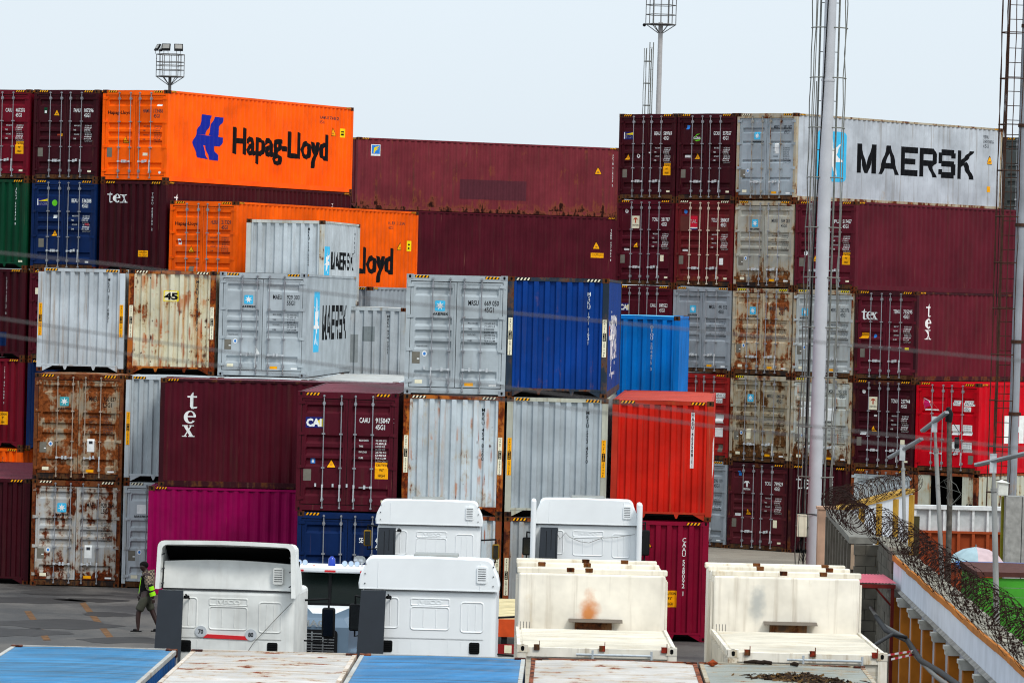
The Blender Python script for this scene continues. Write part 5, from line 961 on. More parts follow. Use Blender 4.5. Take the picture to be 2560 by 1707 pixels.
for (x, z, a) in ((-.3, 17.05, .5), (-.52, 16.75, .35)):
    b = MB(); d = Vector((math.cos(a), -.3, math.sin(a))); c0 = Vector((x, -.2, z)); b.tube([c0 - d * .13, c0 + d * .13], .055, 10); b.tube([c0, (x + .1, 0, z - .12), (-.25, .2, z - .15)], .014, 5); c_ = b.build('security_camera', plain('camera_white', 'd5d6d4', .4), e); b = MB(); b.tube([c0 - d * .135, c0 - d * .128], .05, 10); b.build('camera_lens', BLACK, c_)
# right edge mast
mp = at(2531, 1232, 140)
e = empty('lighting_mast', (mp.x - .05, 140, 0), 0, 'grey mast with rusty joints cut by the right edge of the photo', 'mast', 'tall masts'); e.rotation_euler[1] = .0075
RM = paint('868a90', .66, .5, .6, name='mast_paint', tone=('4a2c24', '2a1c18')); b = MB(); b.tube([(0, 0, 0), (0, 0, 8), (0, 0, 20)], [.15, .14, .12], 20)
b.build('pole', RM, e)
for z in (5.1, 7.2, 10.6, 13.5, 16.4): b = MB(); b.tube([(0, 0, z), (0, 0, z + .1)], .165, 18); b.box(.1, .2, -.05, .05, z, z + .09); b.build('pole_clamp', RUSTY, e)
ladder_cage(e, 1, 19.5, .42, -.3, .15, .2, .42, .024, 6, 1.38 * .67 * 1.45, (120, 300), .02, RUSTY)
b = MB(); b.tube([(-.62, .1, 8), (-.6, .1, 12), (-.52, .1, 20)], .012, 5); b.build('cable', BLACK, e)
# far masts with light baskets
def basket(e, z0, w, h, lamps=True, mat=None, hs=(.3, .5, .66)):
    mat = mat or DSTEEL; n = 6; P6 = [(w / 2 * math.cos(R(60 * k)), w / 2 * math.sin(R(60 * k))) for k in range(n)]; b = MB()
    for zz in [0] + [h * q for q in hs] + [h]: b.tube([(x, y, z0 + zz) for x, y in P6] + [(P6[0][0], P6[0][1], z0 + zz)], .022 if 0 < zz < h else .03, 5)
    for k in range(n):
        x, y = P6[k]; x2, y2 = P6[(k + 1) % n]; b.tube([(x, y, z0), (x, y, z0 + h)], .022, 5); b.tube([((x + x2) / 2, (y + y2) / 2, z0), ((x + x2) / 2, (y + y2) / 2, z0 + h)], .014, 5); b.tube([(x, y, z0), (x * .12, y * .12, z0 - w * .3)], .022, 5)
    bk = b.build('basket', mat, e); b = MB(); b.tube([(0, 0, z0 - .02), (0, 0, z0 + .01)], w * .45, 12, smooth=False); b.build('platform', mat, bk)
    if lamps:
        LF = plain('lamp_face', '8d8a84', .4)
        for k, (x, y, a, t) in enumerate(((-.2, -.7, -8, -.3), (.48, -.7, 8, -.3), (-.7, -.2, -65, -.5), (-.5, .35, -70, -.5))):
            lp = MB(); lp.add(*rbox(-.24, .24, -.05, .05, -.2, .2, .02, 2)); o = lp.build('floodlight', BLACK, e, (x, y, z0 + h + .36)); o.rotation_euler = (t, 0, R(a)); f = MB(); f.box(-.19, .19, -.056, -.05, -.08, .15); f.build('lamp_glass', LF, o)
            bb = MB(); bb.tube([(x - .12, y, z0 + h), (x - .1, y, z0 + h + .2)], .014, 5); bb.tube([(x + .12, y, z0 + h), (x + .1, y, z0 + h + .2)], .014, 5); bb.build('lamp_bracket', DSTEEL, e)
p_ = at(425, 192, 262)
e = empty('lighting_mast', (p_.x, 262, 0), 0, 'distant lamp mast with a square basket above the bright orange container', 'mast', 'tall masts'); b = MB(); b.tube([(0, 0, 0), (0, 0, p_.z)], [.12, .085], 12); b.build('pole', DSTEEL, e); basket(e, p_.z, 1.52, 1.2)
b = MB(); b.tube([(-.5, 0, p_.z - .85), (.25, 0, p_.z - .9)], .02, 5); b.box(-.3, -.1, -.1, .1, p_.z - .95, p_.z - .83); b.build('cross_arm', DSTEEL, e)
p_ = at(1660, 62, 240)
e = empty('lighting_mast', (p_.x - .25, 240, 0), 0, 'distant pale mast with its basket cut by the top edge of the photo', 'mast', 'tall masts'); e.rotation_euler[1] = .004
b = MB(); b.tube([(0, 0, 0), (0, 0, p_.z + .1)], [.16, .118], 14); b.build('pole', plain('pale_grey_pole', 'a8a4a2', .5), e); basket(e, p_.z, 1.5, 2.4, False, None, (.2, .4, .6, .8))
pl = at(1652, 107, 240); ladder_cage(e, 2, pl.z, 1.1, -.42, 0, .09, .36, .03, 5, 1.1, (90, 270), .01)
b = MB(); b.sphere((-.82, 0, p_.z - .05), .09, 8); b.build('small_lamp', BLACK, e)
# ------------------------------------------------------------------ solar street lamps and posts beyond the wall
def street_lamp(px, py, px2, py2, D, r, a, c, lab, w=.16, grp='slim lamps on poles beyond the wall'):
    t = at(px, py, D); bt = at(px2, py2, D); d = (bt - t) / (bt.z - t.z); g0 = t + d * (0 - t.z)
    e = empty('street_lamp', g0, 0, lab, 'street lamp', grp); L_ = lambda p: tuple(p - g0)
    b = MB(); b.tube([(0, 0, 0), L_(t - d * 0 + (bt - t) * .22), L_(t + (bt - t) * .2), L_(t)], [r * 1.15, r, r * .7, r * .62], 10); b.tube([L_(t + (bt - t) * .18), L_(t + (bt - t) * .21)], r * 1.25, 10); b.build('pole', GALV, e)
    b = MB(); tt = t - g0; b.box(tt.x - .07, tt.x + .05, -.03, .03, tt.z - .12, tt.z + .22); b.build('bracket', STEEL, e)
    p0, p1 = at(*a, D + .25), at(*c, D - .25); q = (p1 - p0); n = q.normalized(); s = n.cross(Vector((0, 0, 1))).normalized(); up = s.cross(n)
    b = MB(); ring = [(-w / 2, 0), (-w * .42, .03), (w * .42, .03), (w / 2, 0), (w * .42, -.035), (-w * .42, -.035)]
    V_ = [tuple(p0 - g0 + s * x + up * z) for x, z in ring] + [tuple(p1 - g0 + s * x + up * z) for x, z in ring]
    b.add(V_, [tuple(range(6)), tuple(range(11, 5, -1))] + [(k, (k + 1) % 6, 6 + (k + 1) % 6, 6 + k) for k in range(6)]); b.build('lamp_head', plain('lamp_head_grey', '7c7f82', .5), e)
GALV = paint('8b8b88', .66, .6, .5, name='galvanised_paint', tone=('4a4038', '2e2a26'))
street_lamp(2257, 1137, 2261, 1319, 104, .04, (2223, 1143.5), (2304, 1096), 'slim lamp leaning over the far bend of the wire coil, lowest of its pair', .14)
street_lamp(2337, 1066, 2352, 1370, 104, .048, (2306, 1077), (2367, 1030), 'slim pale lamp on the tallest straight pole before the vivid red doors', .14)
street_lamp(2484, 1165, 2490, 1470, 84, .05, (2444, 1161), (2572, 1131), 'big lamp head cut by the right edge on a leaning weathered pole', .3)
t = at(2372.5, 1022, 104); bt = at(2371, 1383, 104)
e = empty('utility_pole', (bt.x, 104, 0), 0, 'dark weathered pole wrapped in black tape and loose wires, beside the slim lamps', 'pole'); b = MB(); b.tube([(0, 0, 0), (0, 0, 4), (t.x - bt.x, 0, t.z)], [.07, .062, .05], 10); b.build('pole', plain('weathered_pole', '56514a', .8, 0, .5, 9, .5), e)
b = MB(); b.tube([(t.x - bt.x, 0, t.z - .28), (t.x - bt.x + .01, 0, t.z - .1), (t.x - bt.x - .02, 0, t.z + .04)], [.075, .085, .04], 8); b.build('tape_wrap', BLACK, e)
b = MB(); b.add(*rbox(.07, .17, -.05, .05, t.z - .85, t.z - .6, .02, 2)); b.tube([(.03, -.05, t.z - .3), (.16, -.05, t.z - .5), (.13, -.05, t.z - .75), (.02, -.06, t.z - 1.0)], .008, 5); b.build('junction_box', BLACK, e)
b = MB(); rr = random.Random(9)
for k in range(5): b.tube([(0, -.07, t.z - 1.4 - k * .05), (rr.uniform(-.3, .3), -.09, t.z - 1.5 - rr.random() * .3), (rr.uniform(-.1, .35), -.08, t.z - 1.8 - rr.random() * .3), (0, -.07, t.z - 2.1)], .005, 4)
b.build('loose_wire', GSTEEL, e)
# ------------------------------------------------------------------ the diagonal perimeter wall
WL = lambda D: 6.94 + (D - 64) * .0176
WALLW = plain('whitewashed_render', 'c4c8d2', .8, 0, .12, 2); OCHRE = plain('ochre_render', 'a8641c', .8, 0, .25, 3); CONC = plain('weathered_concrete', '8a8578', .9, 0, .35, 5, .6); DCON = plain('dark_concrete', '5a554c', .95, 0, .4, 3, .6); LCON = plain('light_concrete', 'a8a69e', .9, 0, .3, 4, .4)
D0, D1 = 50, 90.6; th = -math.atan(.0176); ZW = 3.5
e = empty('perimeter_wall', (WL(D0), D0, 0), th, 'white boundary wall with ochre fins and coping, running diagonally at the bottom right', 'wall', 'boundary walls'); LW = (D1 - D0) / math.cos(th)
b = MB(); b.box(.0, .2, 0, LW, 0, ZW - .62); b.build('wall_panel', plain('stained_whitewash', 'a9abb4', .85, 0, .3, 1.5), e)
b = MB(); b.box(-.1, .25, 0, LW, ZW - .52, ZW - .05); b.build('parapet_band', WALLW, e)
b = MB(); n = 40; rr = random.Random(2); y0 = 0
for k in range(n):
    y1 = (k + 1) * LW / n; z_ = rr.uniform(-.012, .012); b.box(-.125, -.08, y0, y1, ZW - .1 + z_, ZW + .0 + z_); y0 = y1
b.build('ochre_edge', OCHRE, e)
b = MB(); y0 = 0
for k in range(60): y1 = (k + 1) * LW / 60; b.box(-.08, .3, y0, y1, ZW - .05, ZW - .01 + rr.uniform(0, .03)); y0 = y1
b.build('coping', CONC, e)
b = MB(); b.prism([(-.16, ZW - .56), (-.1, ZW - .515), (.0, ZW - .515), (.0, ZW - .66), (-.05, ZW - .66)], 1, 0, LW) ; b.build('cornice', plain('grey_cornice', '807d78', .9, 0, .4, 4), e)
for k in range(14):
    y = LW - .6 - k * 2.95
    if y < .3: break
    b = MB(); b.box(-.16, .0, y, y + .3, 0, ZW - .75); f = b.build('fin', OCHRE, e); b = MB(); b.box(-.21, -.0, y - .06, y + .36, ZW - .75, ZW - .63); b.box(-.24, -.0, y - .04, y + .3, ZW - .66, ZW - .60); b.build('bracket', LCON, f)
# block parapet between the two runs
e = empty('perimeter_wall', (WL(90.8), 90.8, 0), th, 'bare grey block wall joining the ochre-finned wall to the darker one', 'wall', 'boundary walls')
b = MB()
for r_ in range(17):
    for k in range(11): b.box(-.12 + rd.uniform(-.006, .006), .18, k * .42 + (r_ % 2) * .2 - .2, k * .42 + (r_ % 2) * .2 + .21, r_ * .21, r_ * .21 + .2)
b.build('block_courses', DCON, e); b = MB()
for k in range(12): b.box(-.16, .24, k * .4, k * .4 + .39, 3.57, 3.6 + rd.random() * .05)
b.build('coping', CONC, e)
e = empty('perimeter_wall', (6.93, 96.4, 0), -math.atan(.0282), 'dark shadow-toned wall with narrow vertical fins leading to the tall mast', 'wall', 'boundary walls')
b = MB(); b.box(0, .42, 0, 12.6, 0, 3.42); b.build('wall_panel', plain('brown_shadow_concrete', '54493f', .95, 0, .35, 2, .4), e); b = MB(); b.box(-.06, .5, -.05, 12.6, 3.42, 3.55); b.build('coping', plain('grey_coping', '77746c', .9, 0, .3, 5, .5), e)  # shadow on this wall is put into its brown colour
for k in range(9): b = MB(); b.box(-.09, 0, .1 + k * 1.45, .35 + k * 1.45, 0, 3.42); b.build('fin', plain('grey_fin', '6a6359', .95, 0, .35, 3), e)
b = MB(); b.box(-.02, .3, -.04, .0, 2.9, 3.4); b.build('end_block', plain('peach_block', 'a78f78', .9, 0, .25, 4), e)
b = MB(); b.box(7.13, 7.52, 110.2, 110.6, 0, 3.5); b.box(7.1, 7.55, 110.17, 110.63, 3.5, 3.56); tag(b.build('wall_pier', plain('peach_render', 'b08d76', .9, 0, .25, 3)), 'peach rendered pier beside the foot of the tall mast', 'pier')
# yellow and white run
p0 = Vector((7.55, 110.5, 0)); p1 = Vector((10.45, 124, 0)); dv = p1 - p0; an = math.atan2(dv.y, dv.x); Lq = dv.length
e = empty('perimeter_wall', p0, an, 'short white wall with yellow fins beneath the far bend of the wire coil', 'wall', 'boundary walls'); YEL = plain('yellow_render', 'a8812e', .8, 0, .25, 3)
b = MB(); b.box(0, Lq, 0, .25, 0, 3.4); b.build('wall_panel', plain('white_render', 'd0d4da', .8, 0, .1, 3), e); b = MB(); b.box(-.05, Lq + .05, -.05, .27, 3.4, 3.5); b.build('coping', YEL, e)
for k in range(5): x = .7 + k * 3.1; b = MB(); b.box(x, x + .35, -.1, 0, 0, 3.36); b.build('fin', YEL, e)
e.location.z = 0
b = MB(); rr = random.Random(21)
for r_ in range(16):
    for k in range(3): x_ = 6.95 + k * .41 - (r_ % 2) * .2; b.box(max(6.93, x_), min(7.62, x_ + .4), 95.6 + rr.uniform(0, .02), 95.85, r_ * .215, r_ * .215 + .205)
tag(b.build('cross_wall', DCON), 'grey block cross wall closing the end of the dark finned wall', 'wall', 'boundary walls')
# white over terracotta wall
q0 = at(2286, 1271, 126); q1 = at(2510, 1265, 126); Wd = q1.x - q0.x
e = empty('perimeter_wall', (q0.x, 126, 0), 0, 'long panelled wall, white above and terracotta below, behind the slim lamps', 'wall', 'boundary walls')
b = MB(); b.box(0, Wd, .1, .3, 2.32, 2.9); b.build('white_panel', plain('grimy_white_panel', 'b9bcbc', .8, 0, .2, 5), e)
b = MB(); b.box(0, Wd, .08, .3, 0, 2.3); b.build('terracotta_panel', plain('terracotta_paint', '8f3d1c', .8, 0, .15, 3), e)
b = MB(); b.box(-.02, Wd + .02, -.02, .33, 2.9, 3.0); b.build('coping', plain('white_coping', 'd3d5d4', .8, 0, .2, 6), e)
for k in range(7):
    x = k * (Wd - .06) / 6; b = MB(); b.box(x, x + .06, .02, .1, 2.33, 2.9); b.build('rib', plain('white_coping', 'd3d5d4'), e); b = MB(); b.box(x, x + .08, .0, .08, 0, 2.3); b.build('rib', plain('terracotta_rib', '9a4420'), e)
b = MB(); b.box(0, Wd, -.01, .1, 2.28, 2.34); b.build('mid_rail', plain('terracotta_rib', '9a4420'), e)
b = MB(); x = at(2505, 1240, 123).x; b.add(*rbox(x, x + .14, 123, 123.2, 0, 3.4, .02, 2)); tag(b.build('post', plain('olive_paint', '6e6a14', .7, 0, .3, 4)), 'olive-yellow post at the right end of the terracotta wall', 'post')
b = MB(); x = at(2516, 1240, 122.5).x
for k in range(2): b.box(x + k * .42, x + .4 + k * .42, 122.5, 123.3, 0, 3.42 - k * .0)
b.box(x + .84, x + 3, 122.5, 123.3, 0, 3.42); tag(b.build('concrete_pillar', plain('bare_concrete', '8c8b87', .95, 0, .3, 6, .4)), 'bare concrete pillar at the right edge below the rusty-jointed mast', 'pillar')
b = MB(); x = at(2512, 1208, 121).x; b.add(*rbox(x, x + .26, 121, 121.25, 3.43, 3.78, .02, 2)); b.add([(x - .03, 120.95, 3.78), (x + .3, 120.95, 3.75), (x + .3, 121.3, 3.75), (x - .03, 121.3, 3.78), (x + .1, 121.1, 3.84)], [(0, 1, 4), (1, 2, 4), (2, 3, 4), (3, 0, 4), (3, 2, 1, 0)])
tag(b.build('meter_box', plain('box_white', 'c9cac2', .6, 0, .2, 6), None, (0, 1.6, 0)), 'small white box with a lid standing on the bare concrete pillar', 'box')
# ------------------------------------------------------------------ razor wire
def coil(path, rad, pitch, wr, seed, lab, mat, jit=.25, n=14, barb=True):
    """helix round a polyline with uneven loops and small blades"""
    rr = random.Random(seed); pts = [Vector(p) for p in path]; seg = []; tot = 0
    for a, c in zip(pts, pts[1:]): seg.append((tot, a, c, (c - a).length)); tot += (c - a).length
    def along(s):
        for t0, a, c, l in seg:
            if s <= t0 + l or (t0, a, c, l) == seg[-1]: return a + (c - a) * ((s - t0) / l), (c - a).normalized()
    b = MB(); N_ = int(tot / pitch * n); line = []; rj = rad; ox = oz = 0; tl = 0
    for i in range(N_):
        s = tot * i / N_; p, d = along(s)
        if i % (n // 2) == 0: rj = rad * (1 + rr.uniform(-jit, jit)); tl = rr.uniform(-.5, .5); ox = rr.uniform(-.06, .06)
        a = 2 * math.pi * i / n; sd_ = d.cross(Vector((0, 0, 1))).normalized(); up = Vector((0, 0, 1))
        line.append(p + sd_ * (math.cos(a) * rj + ox) + up * (math.sin(a) * rj + rad * .9) + d * (math.sin(a) * tl * rad * 1.2))
    b.tube(line, wr, 3, False, False)
    if barb:
        for i in range(0, N_ - 1):
            p = line[i]; d = (line[i + 1] - p).normalized() * .028; q = Vector((rr.uniform(-1, 1), rr.uniform(-1, 1), rr.uniform(-1, 1))).normalized() * .014; m = (line[i] + line[i + 1]) / 2
            b.add([m - d, m - q, m + d, m + q], [(0, 1, 2, 3)]); b.add([m - d * .8 + q, m - q * .9 + d * .3, m + d * .5 + q], [(0, 1, 2)])
    tag(b.build('razor_wire', mat), lab, 'razor wire', 'razor wire coils on the boundary walls')
RW = plain('rusty_razor_wire', '2b1a15', .85, .2, .4, 20)
pa = [(WL(52) + .12, 52, 3.5), (WL(70) + .12, 70, 3.5), (WL(90) + .12, 90, 3.52), (7.42, 97, 3.6)]
coil(pa, .28, .24, .0042, 1, 'rusty razor wire coil along the ochre-coped diagonal wall', RW, .3)
coil([(x + .05, y, z - .02) for x, y, z in pa], .2, .36, .004, 7, 'inner, tighter razor wire coil tangled inside the big one on the diagonal wall', RW, .45)
coil([(7.2, 97.2, 3.55), (7.35, 104, 3.5), (7.5, 110.2, 3.5)], .28, .2, .0058, 3, 'dense dark-brown razor wire coil on the dark finned wall', RW, .25)
coil([(7.55, 110.6, 3.48), (10.45, 124.1, 3.48)], .25, .26, .0058, 4, 'razor wire coil climbing the short white and yellow wall', RW, .2)
for (px, py, h, lab) in ((2293, 1290, 1.0, 'short mossy wooden stake rising through the big wire coil'),):
    p = at(px, py, 93); b = MB(); b.box(p.x - .05, p.x + .05, 93, 93.1, 0, p.z); tag(b.build('stake', plain('mossy_wood', '3f3a24', .9, 0, .4, 9)), lab, 'stake')
# ------------------------------------------------------------------ canopy, shack, umbrella, blocks
e = empty('canopy', (6.31, 88.3, 0), 0, 'pinkish red corrugated canopy on dark red posts against the wall', 'canopy')
b = MB(); n = 30
vs = []
for j in range(2):
    for k in range(n + 1): x = k / n * .92; vs.append((x - .02, j * 3.2 + (.0 if k < 24 or j else -.1 * 0), 3.10 + .012 * (k % 2) - .02 * j))
b.add(vs, [(k, k + 1, n + 2 + k, n + 1 + k) for k in range(n)]); b.build('corrugated_roof', plain('pinkish_red_sheet', 'b8324c', .55, 0, .12, 5), e)
DRED = plain('dark_red_steel', '5e1712', .6, 0, .3, 6); b = MB(); b.box(0, .86, -.02, .03, 3.01, 3.08); b.box(0, .86, 3.1, 3.15, 3.01, 3.08); b.box(0, .05, 0, 3.1, 3.01, 3.08); b.build('frame', DRED, e)
for x, y in ((.78, 0), (.05, 3.0)): b = MB(); b.box(x, x + .06, y, y + .06, 0, 3.01); b.build('post', DRED, e)
b = MB(); b.tube([(.78, .03, 2.7), (.5, .03, 3.01)], .02, 5); b.build('brace', DRED, e)
e = empty('shack', (9.84, 100, 0), 0, 'bright green plank shack with a flat brown roof, at the right edge', 'shack'); b = MB()
for k in range(13): b.box(0, 3.2, .0 + .004 * (k % 2), .06, k * .2, k * .2 + .19); b.box(.004 * (k % 2), .05, .06, 3.7, k * .2, k * .2 + .19)
b.build('plank_wall', paint('45962f', .70, .35, .6, name='green_plank_paint', tone=('6a6a1c', '4a3a14')), e)
b = MB(); b.box(-.04, 3.3, -.06, 3.76, 2.62, 2.72); b.build('roof', plain('brown_felt_roof', '50302a', .9, 0, .25, 4), e)
b = MB(); b.add(*rbox(9.95, 13, 105.5, 106.6, 2.45, 2.58, .04, 2)); b.box(10.2, 10.25, 105.6, 105.65, 0, 2.46); b.box(12.6, 12.65, 105.6, 105.65, 0, 2.46); tag(b.build('awning', plain('blue_tarpaulin', '2f6cb4', .6, 0, .15, 4)), 'blue tarpaulin strip behind the brown roof of the green shack', 'awning')
u0 = at(2440, 1366, 112); e = empty('parasol', (u0.x, 112, 0), 0, 'faded pink and pale blue parasol beyond the coiled wire', 'parasol'); n = 8; mats = [plain('faded_pink_cloth', 'b8a2a4', .8), plain('pale_blue_cloth', '96acb2', .8)]
for k in range(n):
    b = MB(); a0, a1 = R(k * 45), R(k * 45 + 45); r0 = .66
    rows = [(0, 0), (.3, -.06), (.52, -.18), (r0, -.36)]; vs = []
    for r_, z_ in rows: vs += [(r_ * math.cos(a0), r_ * math.sin(a0), u0.z + z_), (r_ * math.cos((a0 + a1) / 2) * .98, r_ * math.sin((a0 + a1) / 2) * .98, u0.z + z_ - .01), (r_ * math.cos(a1), r_ * math.sin(a1), u0.z + z_)]
    b.add(vs, [(i * 3 + j, i * 3 + 3 + j, i * 3 + 4 + j, i * 3 + 1 + j) for i in range(3) for j in range(2)], True); b.build('cloth_panel', mats[0 if k not in (4, 5) else 1], e)
b = MB(); b.tube([(0, 0, 0), (0, 0, u0.z + .05)], .02, 8); b.build('pole', DSTEEL, e)
rd2 = random.Random(11); BLK = plain('concrete_block', 'a3a59c', .9, 0, .25, 6, .4); bp0 = at(1990, 1425, 117)
bm_ = MB(); bm_.add(*rbox(0, .44, 0, .3, 0, .2, .015, 1)); bme = bm_.mesh('concrete_block', [BLK]); cnt = 0
for r_ in range(9):
    for k in range(2):
        o = obj('concrete_block', bme, None, (bp0.x + .02 + k * .46 + rd2.uniform(-.04, .04), 117 + rd2.uniform(-.05, .05), r_ * .205), rd2.uniform(-.08, .08))
        lab = 'pale concrete block buried in the pile at the foot of the tall mast'
        if r_ >= 6: lab = ('topmost', 'second from top', 'third from top')[8 - r_] + (' pale concrete block on the left', ' pale concrete block on the right')[k] + ' of the pile by the tall mast'
        tag(o, lab, 'block', 'concrete blocks piled at the mast foot')
# cables down the wall and barrier tape
for i, (pts, r_, c, nm, lab) in enumerate((([(2177, 1518, 90), (2205, 1560, 86), (2262, 1592, 82), (2290, 1640, 76), (2340, 1690, 70), (2400, 1735, 64)], .035, '6a6864', 'cable', 'thick pale grey cable sagging along the ochre-finned wall'), ([(2190, 1540, 88), (2215, 1575, 84), (2268, 1600, 80), (2302, 1650, 74), (2352, 1680, 70), (2420, 1730, 64)], .045, '1d1e20', 'cable_bundle', 'black cable bundle tied beside the thick grey cable'), ([(2180, 1615, 76), (2230, 1585, 78), (2265, 1592, 80)], .03, '26282a', 'cable_tray', 'dark perforated arm reaching from the cables to the scuffed cream box'))):
    b = MB(); b.tube([at(*p) for p in pts], r_, 8); tag(b.build(nm, plain('cable_' + c, c, .7)), lab, 'cable')
e = empty('barrier_tape', at(2215, 1640, 74), 0, 'red and white barrier tape tied between the scuffed cream box and the cables', 'tape'); o0 = at(2215, 1640, 74)
for (a, c) in (((2216, 1637, 74), (2296, 1624, 77)), ((2228, 1647, 74), (2298, 1632, 77))):
    A, B_ = at(*a), at(*c)
    for k in range(8):
        b = MB(); s = A + (B_ - A) * (k / 8) - o0; t_ = A + (B_ - A) * ((k + 1) / 8) - o0; w_ = Vector((0, 0, .016)); b.add([s - w_, t_ - w_, t_ + w_, s + w_], [(0, 1, 2, 3)]); b.build('tape_segment', plain('tape_red', 'c8102c', .5) if k % 2 else plain('tape_white', 'e4e4e4', .5), e)
# ------------------------------------------------------------------ overhead wires close to the camera
WIRE = plain('grey_wire', '5f5c5c', .7, 0, .05, 1)
for pts, lab in (([(-400, 600), (0, 632), (300, 663), (480, 688), (764, 726), (1019, 758), (1270, 782), (1640, 816), (1920, 843.5), (2560, 902.5), (3000, 940)], 'uppermost blurred grey wire crossing the whole photo'),
                 ([(-400, 735), (0, 796), (319, 844), (542, 876), (652, 890), (875, 919), (1016, 936), (1250, 966), (1523, 1003), (1823, 1041), (2160, 1080), (2560, 1121), (3000, 1165)], 'middle blurred grey wire crossing the whole photo'),
                 ([(-400, 770), (0, 837), (319, 885), (542, 914), (875, 957), (1287, 1003), (1640, 1048), (1823, 1071), (2160, 1105), (2560, 1142), (3000, 1185)], 'lowest blurred grey wire crossing the whole photo')):
    b = MB(); b.tube([at(x, y, 16) for x, y in pts], .0029, 6); tag(b.build('overhead_wire', WIRE), lab, 'wire', 'overhead wires in front of the camera')
# ------------------------------------------------------------------ walking man
def skin_body(name, nodes, edges, mat, parent, sub=2):
    me = bpy.data.meshes.new(name); me.from_pydata([n[0] for n in nodes], edges, []); me.materials.append(mat); o = obj(name, me, parent)
    m = o.modifiers.new('skin', 'SKIN'); m.use_smooth_shade = True; me.skin_vertices or None
    if not me.skin_vertices:
        bm = bmesh.new(); bm.from_mesh(me); bm.verts.layers.skin.verify(); bm.to_mesh(me); bm.free()
    for i, n in enumerate(nodes):
        r = n[1]; r = (r, r) if not isinstance(r, tuple) else r; r = (r[0] * 1.15, r[1] * 1.15); me.skin_vertices[0].data[i].radius = r; me.skin_vertices[0].data[i].use_root = (i == 0)
    s = o.modifiers.new('subsurf', 'SUBSURF'); s.levels = sub; s.render_levels = sub; return o
g = gz(363, 1578); g.z = 0
e = empty('person', g, 0, 'man walking left with head bowed, open plaid shirt, hi-vis bands, shorts and sandals', 'person')
SKIN = plain('dark_skin', '2a130d', .55, 0, .1, 8); TEE = plain('black_tee', '08080a', .9); SHO = plain('olive_shorts', '3c3c33', .9, 0, .2, 9); SAND = plain('black_sandal', '0d0c0e', .6); HIV = plain('hi_vis_yellow', '8fd916', .7, 0, .05, 9)
m, t_, p = newmat('plaid_shirt'); tc = N(t_, 'ShaderNodeTexCoord'); ck = N(t_, 'ShaderNodeTexChecker', i_Scale=22.0); t_.links.new(tc.outputs['Object'], ck.inputs[0]); ck.inputs[1].default_value = lin('8a7a66'); ck.inputs[2].default_value = lin('453c38'); t_.links.new(ck.outputs[0], p.inputs['Base Color']); p.inputs['Roughness'].default_value = .9; PLD = m
bn = [((.0, 0, .84), (.13, .10)), ((.0, 0, .98), (.125, .095)), ((.005, 0, 1.14), (.14, .1)), ((.015, 0, 1.30), (.14, .1)), ((.015, 0, 1.37), (.09, .08)), ((-.02, 0, 1.44), .052), ((-.065, 0, 1.50), .078), ((-.09, 0, 1.555), (.095, .085)), ((-.085, 0, 1.60), (.085, .075)),
      ((.02, -.15, 1.35), .055), ((.07, -.20, 1.10), .043), ((.16, -.20, .88), .033), ((.19, -.20, .80), (.036, .02)),
      ((.02, .15, 1.35), .055), ((-.05, .20, 1.10), .043), ((-.14, .19, .90), .033), ((-.17, .19, .82), (.036, .02)),
      ((-.02, -.085, .80), .095), ((-.165, -.09, .47), .058), ((-.175, -.09, .30), .052), ((-.165, -.09, .09), .034), ((-.165, -.09, .04), .034), ((-.28, -.09, .03), (.036, .022)),
      ((.03, .085, .80), .095), ((.155, .09, .47), .058), ((.23, .09, .30), .052), ((.30, .09, .11), .034), ((.315, .09, .05), .032), ((.20, .09, .035), (.036, .022))]
be = [(0, 1), (1, 2), (2, 3), (3, 4), (4, 5), (5, 6), (6, 7), (7, 8), (4, 9), (9, 10), (10, 11), (11, 12), (4, 13), (13, 14), (14, 15), (15, 16), (0, 17), (17, 18), (18, 19), (19, 20), (20, 21), (21, 22), (0, 23), (23, 24), (24, 25), (25, 26), (26, 27), (27, 28)]
body = skin_body('body', bn, be, SKIN, e)
for (hx, hy, hz, sg) in ((.19, -.20, .80, 1), (-.17, .19, .82, -1)):   # five fingers each
    for k in range(4):
        L_ = (.07, .08, .075, .06)[k]; x = hx - .027 + k * .018
        skin_body('finger', [((x, hy, hz - .01), .009), ((x + .005, hy - .008, hz - .04 - L_ * .3), .0085), ((x + .0, hy - .0, hz - .04 - L_ * .7), .007), ((x - .006, hy + .008, hz - .04 - L_), .006)], [(0, 1), (1, 2), (2, 3)], SKIN, body, 1)
    skin_body('thumb', [((hx - .03, hy, hz + .02), .01), ((hx - .048, hy - .01, hz - .01), .0095), ((hx - .045, hy - .01, hz - .045), .008)], [(0, 1), (1, 2)], SKIN, body, 1)
b = MB(); b.sphere((-.065, 0, 1.585), .108, 16, (1.0, .88, .86)); b.build('hair', plain('black_hair', '0a0807', .95, 0, .2, 40, .8), e)
b = MB(); b.prism([(-.172, 1.54), (-.150, 1.575), (-.150, 1.515)], 1, -.012, .012); b.build('nose', SKIN, body)
for sy in (-1, 1):
    b = MB(); b.sphere((-.155, sy * .03, 1.585), .011, 8); b.build('eye', plain('eye_white', 'b8b0a8', .3), body); b = MB(); b.sphere((-.07, sy * .078, 1.56), .022, 8, (.7, .4, 1.2)); b.build('ear', SKIN, body)
b = MB(); b.box(-.153, -.146, -.02, .02, 1.497, 1.503); b.build('mouth', plain('lips', '3c1c18', .5), body)
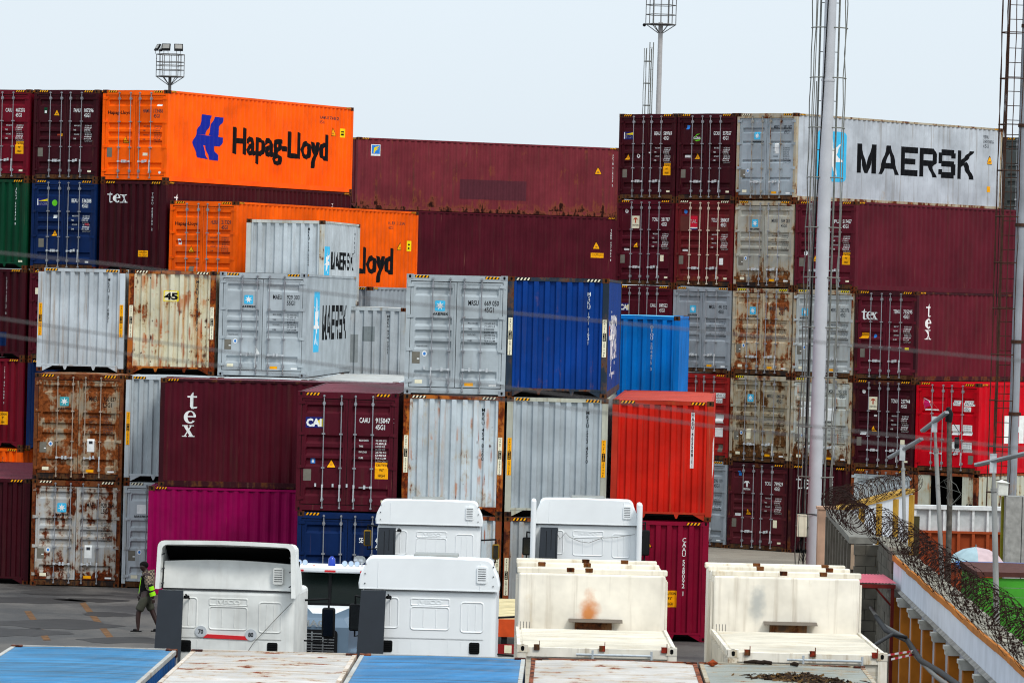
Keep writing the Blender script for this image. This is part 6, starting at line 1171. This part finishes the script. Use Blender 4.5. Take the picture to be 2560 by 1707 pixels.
skin_body('tee_shirt', [((.0, 0, .86), (.142, .112)), ((.0, 0, .98), (.138, .108)), ((.005, 0, 1.14), (.152, .112)), ((.01, 0, 1.30), (.15, .112)), ((.012, 0, 1.375), (.095, .085))], [(0, 1), (1, 2), (2, 3), (3, 4)], TEE, e)
sh = skin_body('shirt', [((.07, 0, 1.30), (.125, .15)), ((.07, 0, 1.12), (.115, .15)), ((.09, 0, .95), (.10, .15)), ((.05, 0, 1.385), (.09, .09)), ((.04, -.165, 1.345), .068), ((.085, -.215, 1.10), .058), ((.165, -.215, .91), .05), ((.04, .165, 1.345), .068), ((-.045, .215, 1.10), .058), ((-.13, .2, .92), .05)], [(0, 1), (1, 2), (0, 3), (3, 4), (4, 5), (5, 6), (3, 7), (7, 8), (8, 9)], PLD, e)
for z0_, z1_, xo in ((1.0, 1.09, .135), (.87, .96, .17)): b = MB(); b.tube([(xo - .015, -.215, z1_), (xo + .015, -.215, z0_)], .073, 14); b.build('hi_vis_band', HIV, sh)
b = MB(); b.tube([(.118, -.215, 1.0), (.135, -.215, .965)], .066, 12); b.tube([(.09, -.215, 1.14), (.11, -.215, 1.09)], .068, 12); b.build('dark_band', BLACK, sh)
b = MB(); b.add([(-.125, -.13, 1.3), (-.112, -.14, 1.3), (-.158, -.14, .92), (-.17, -.13, .92)], [(0, 1, 2, 3)]); b.build('hi_vis_edge', HIV, sh)
skin_body('shorts', [((.0, 0, .90), (.145, .12)), ((.0, 0, .80), (.15, .13)), ((-.03, -.09, .76), (.105, .1)), ((-.13, -.095, .56), (.092, .09)), ((-.155, -.095, .49), (.105, .1)), ((.035, .09, .76), (.105, .1)), ((.10, .095, .58), (.092, .09)), ((.14, .095, .49), (.092, .088))], [(0, 1), (1, 2), (2, 3), (3, 4), (1, 5), (5, 6), (6, 7)], SHO, e)
for x0, y in ((-.345, -.09), (.125, .09)):
    b = MB(); b.add(*rbox(x0, x0 + .27, y - .045, y + .045, .0, .028, .012, 2)); sdl = b.build('sandal', SAND, e); b = MB(); b.add(*rbox(x0 + .05, x0 + .16, y - .052, y + .052, .02, .075, .022, 2, (.7, .9))); b.build('strap', SAND, sdl)
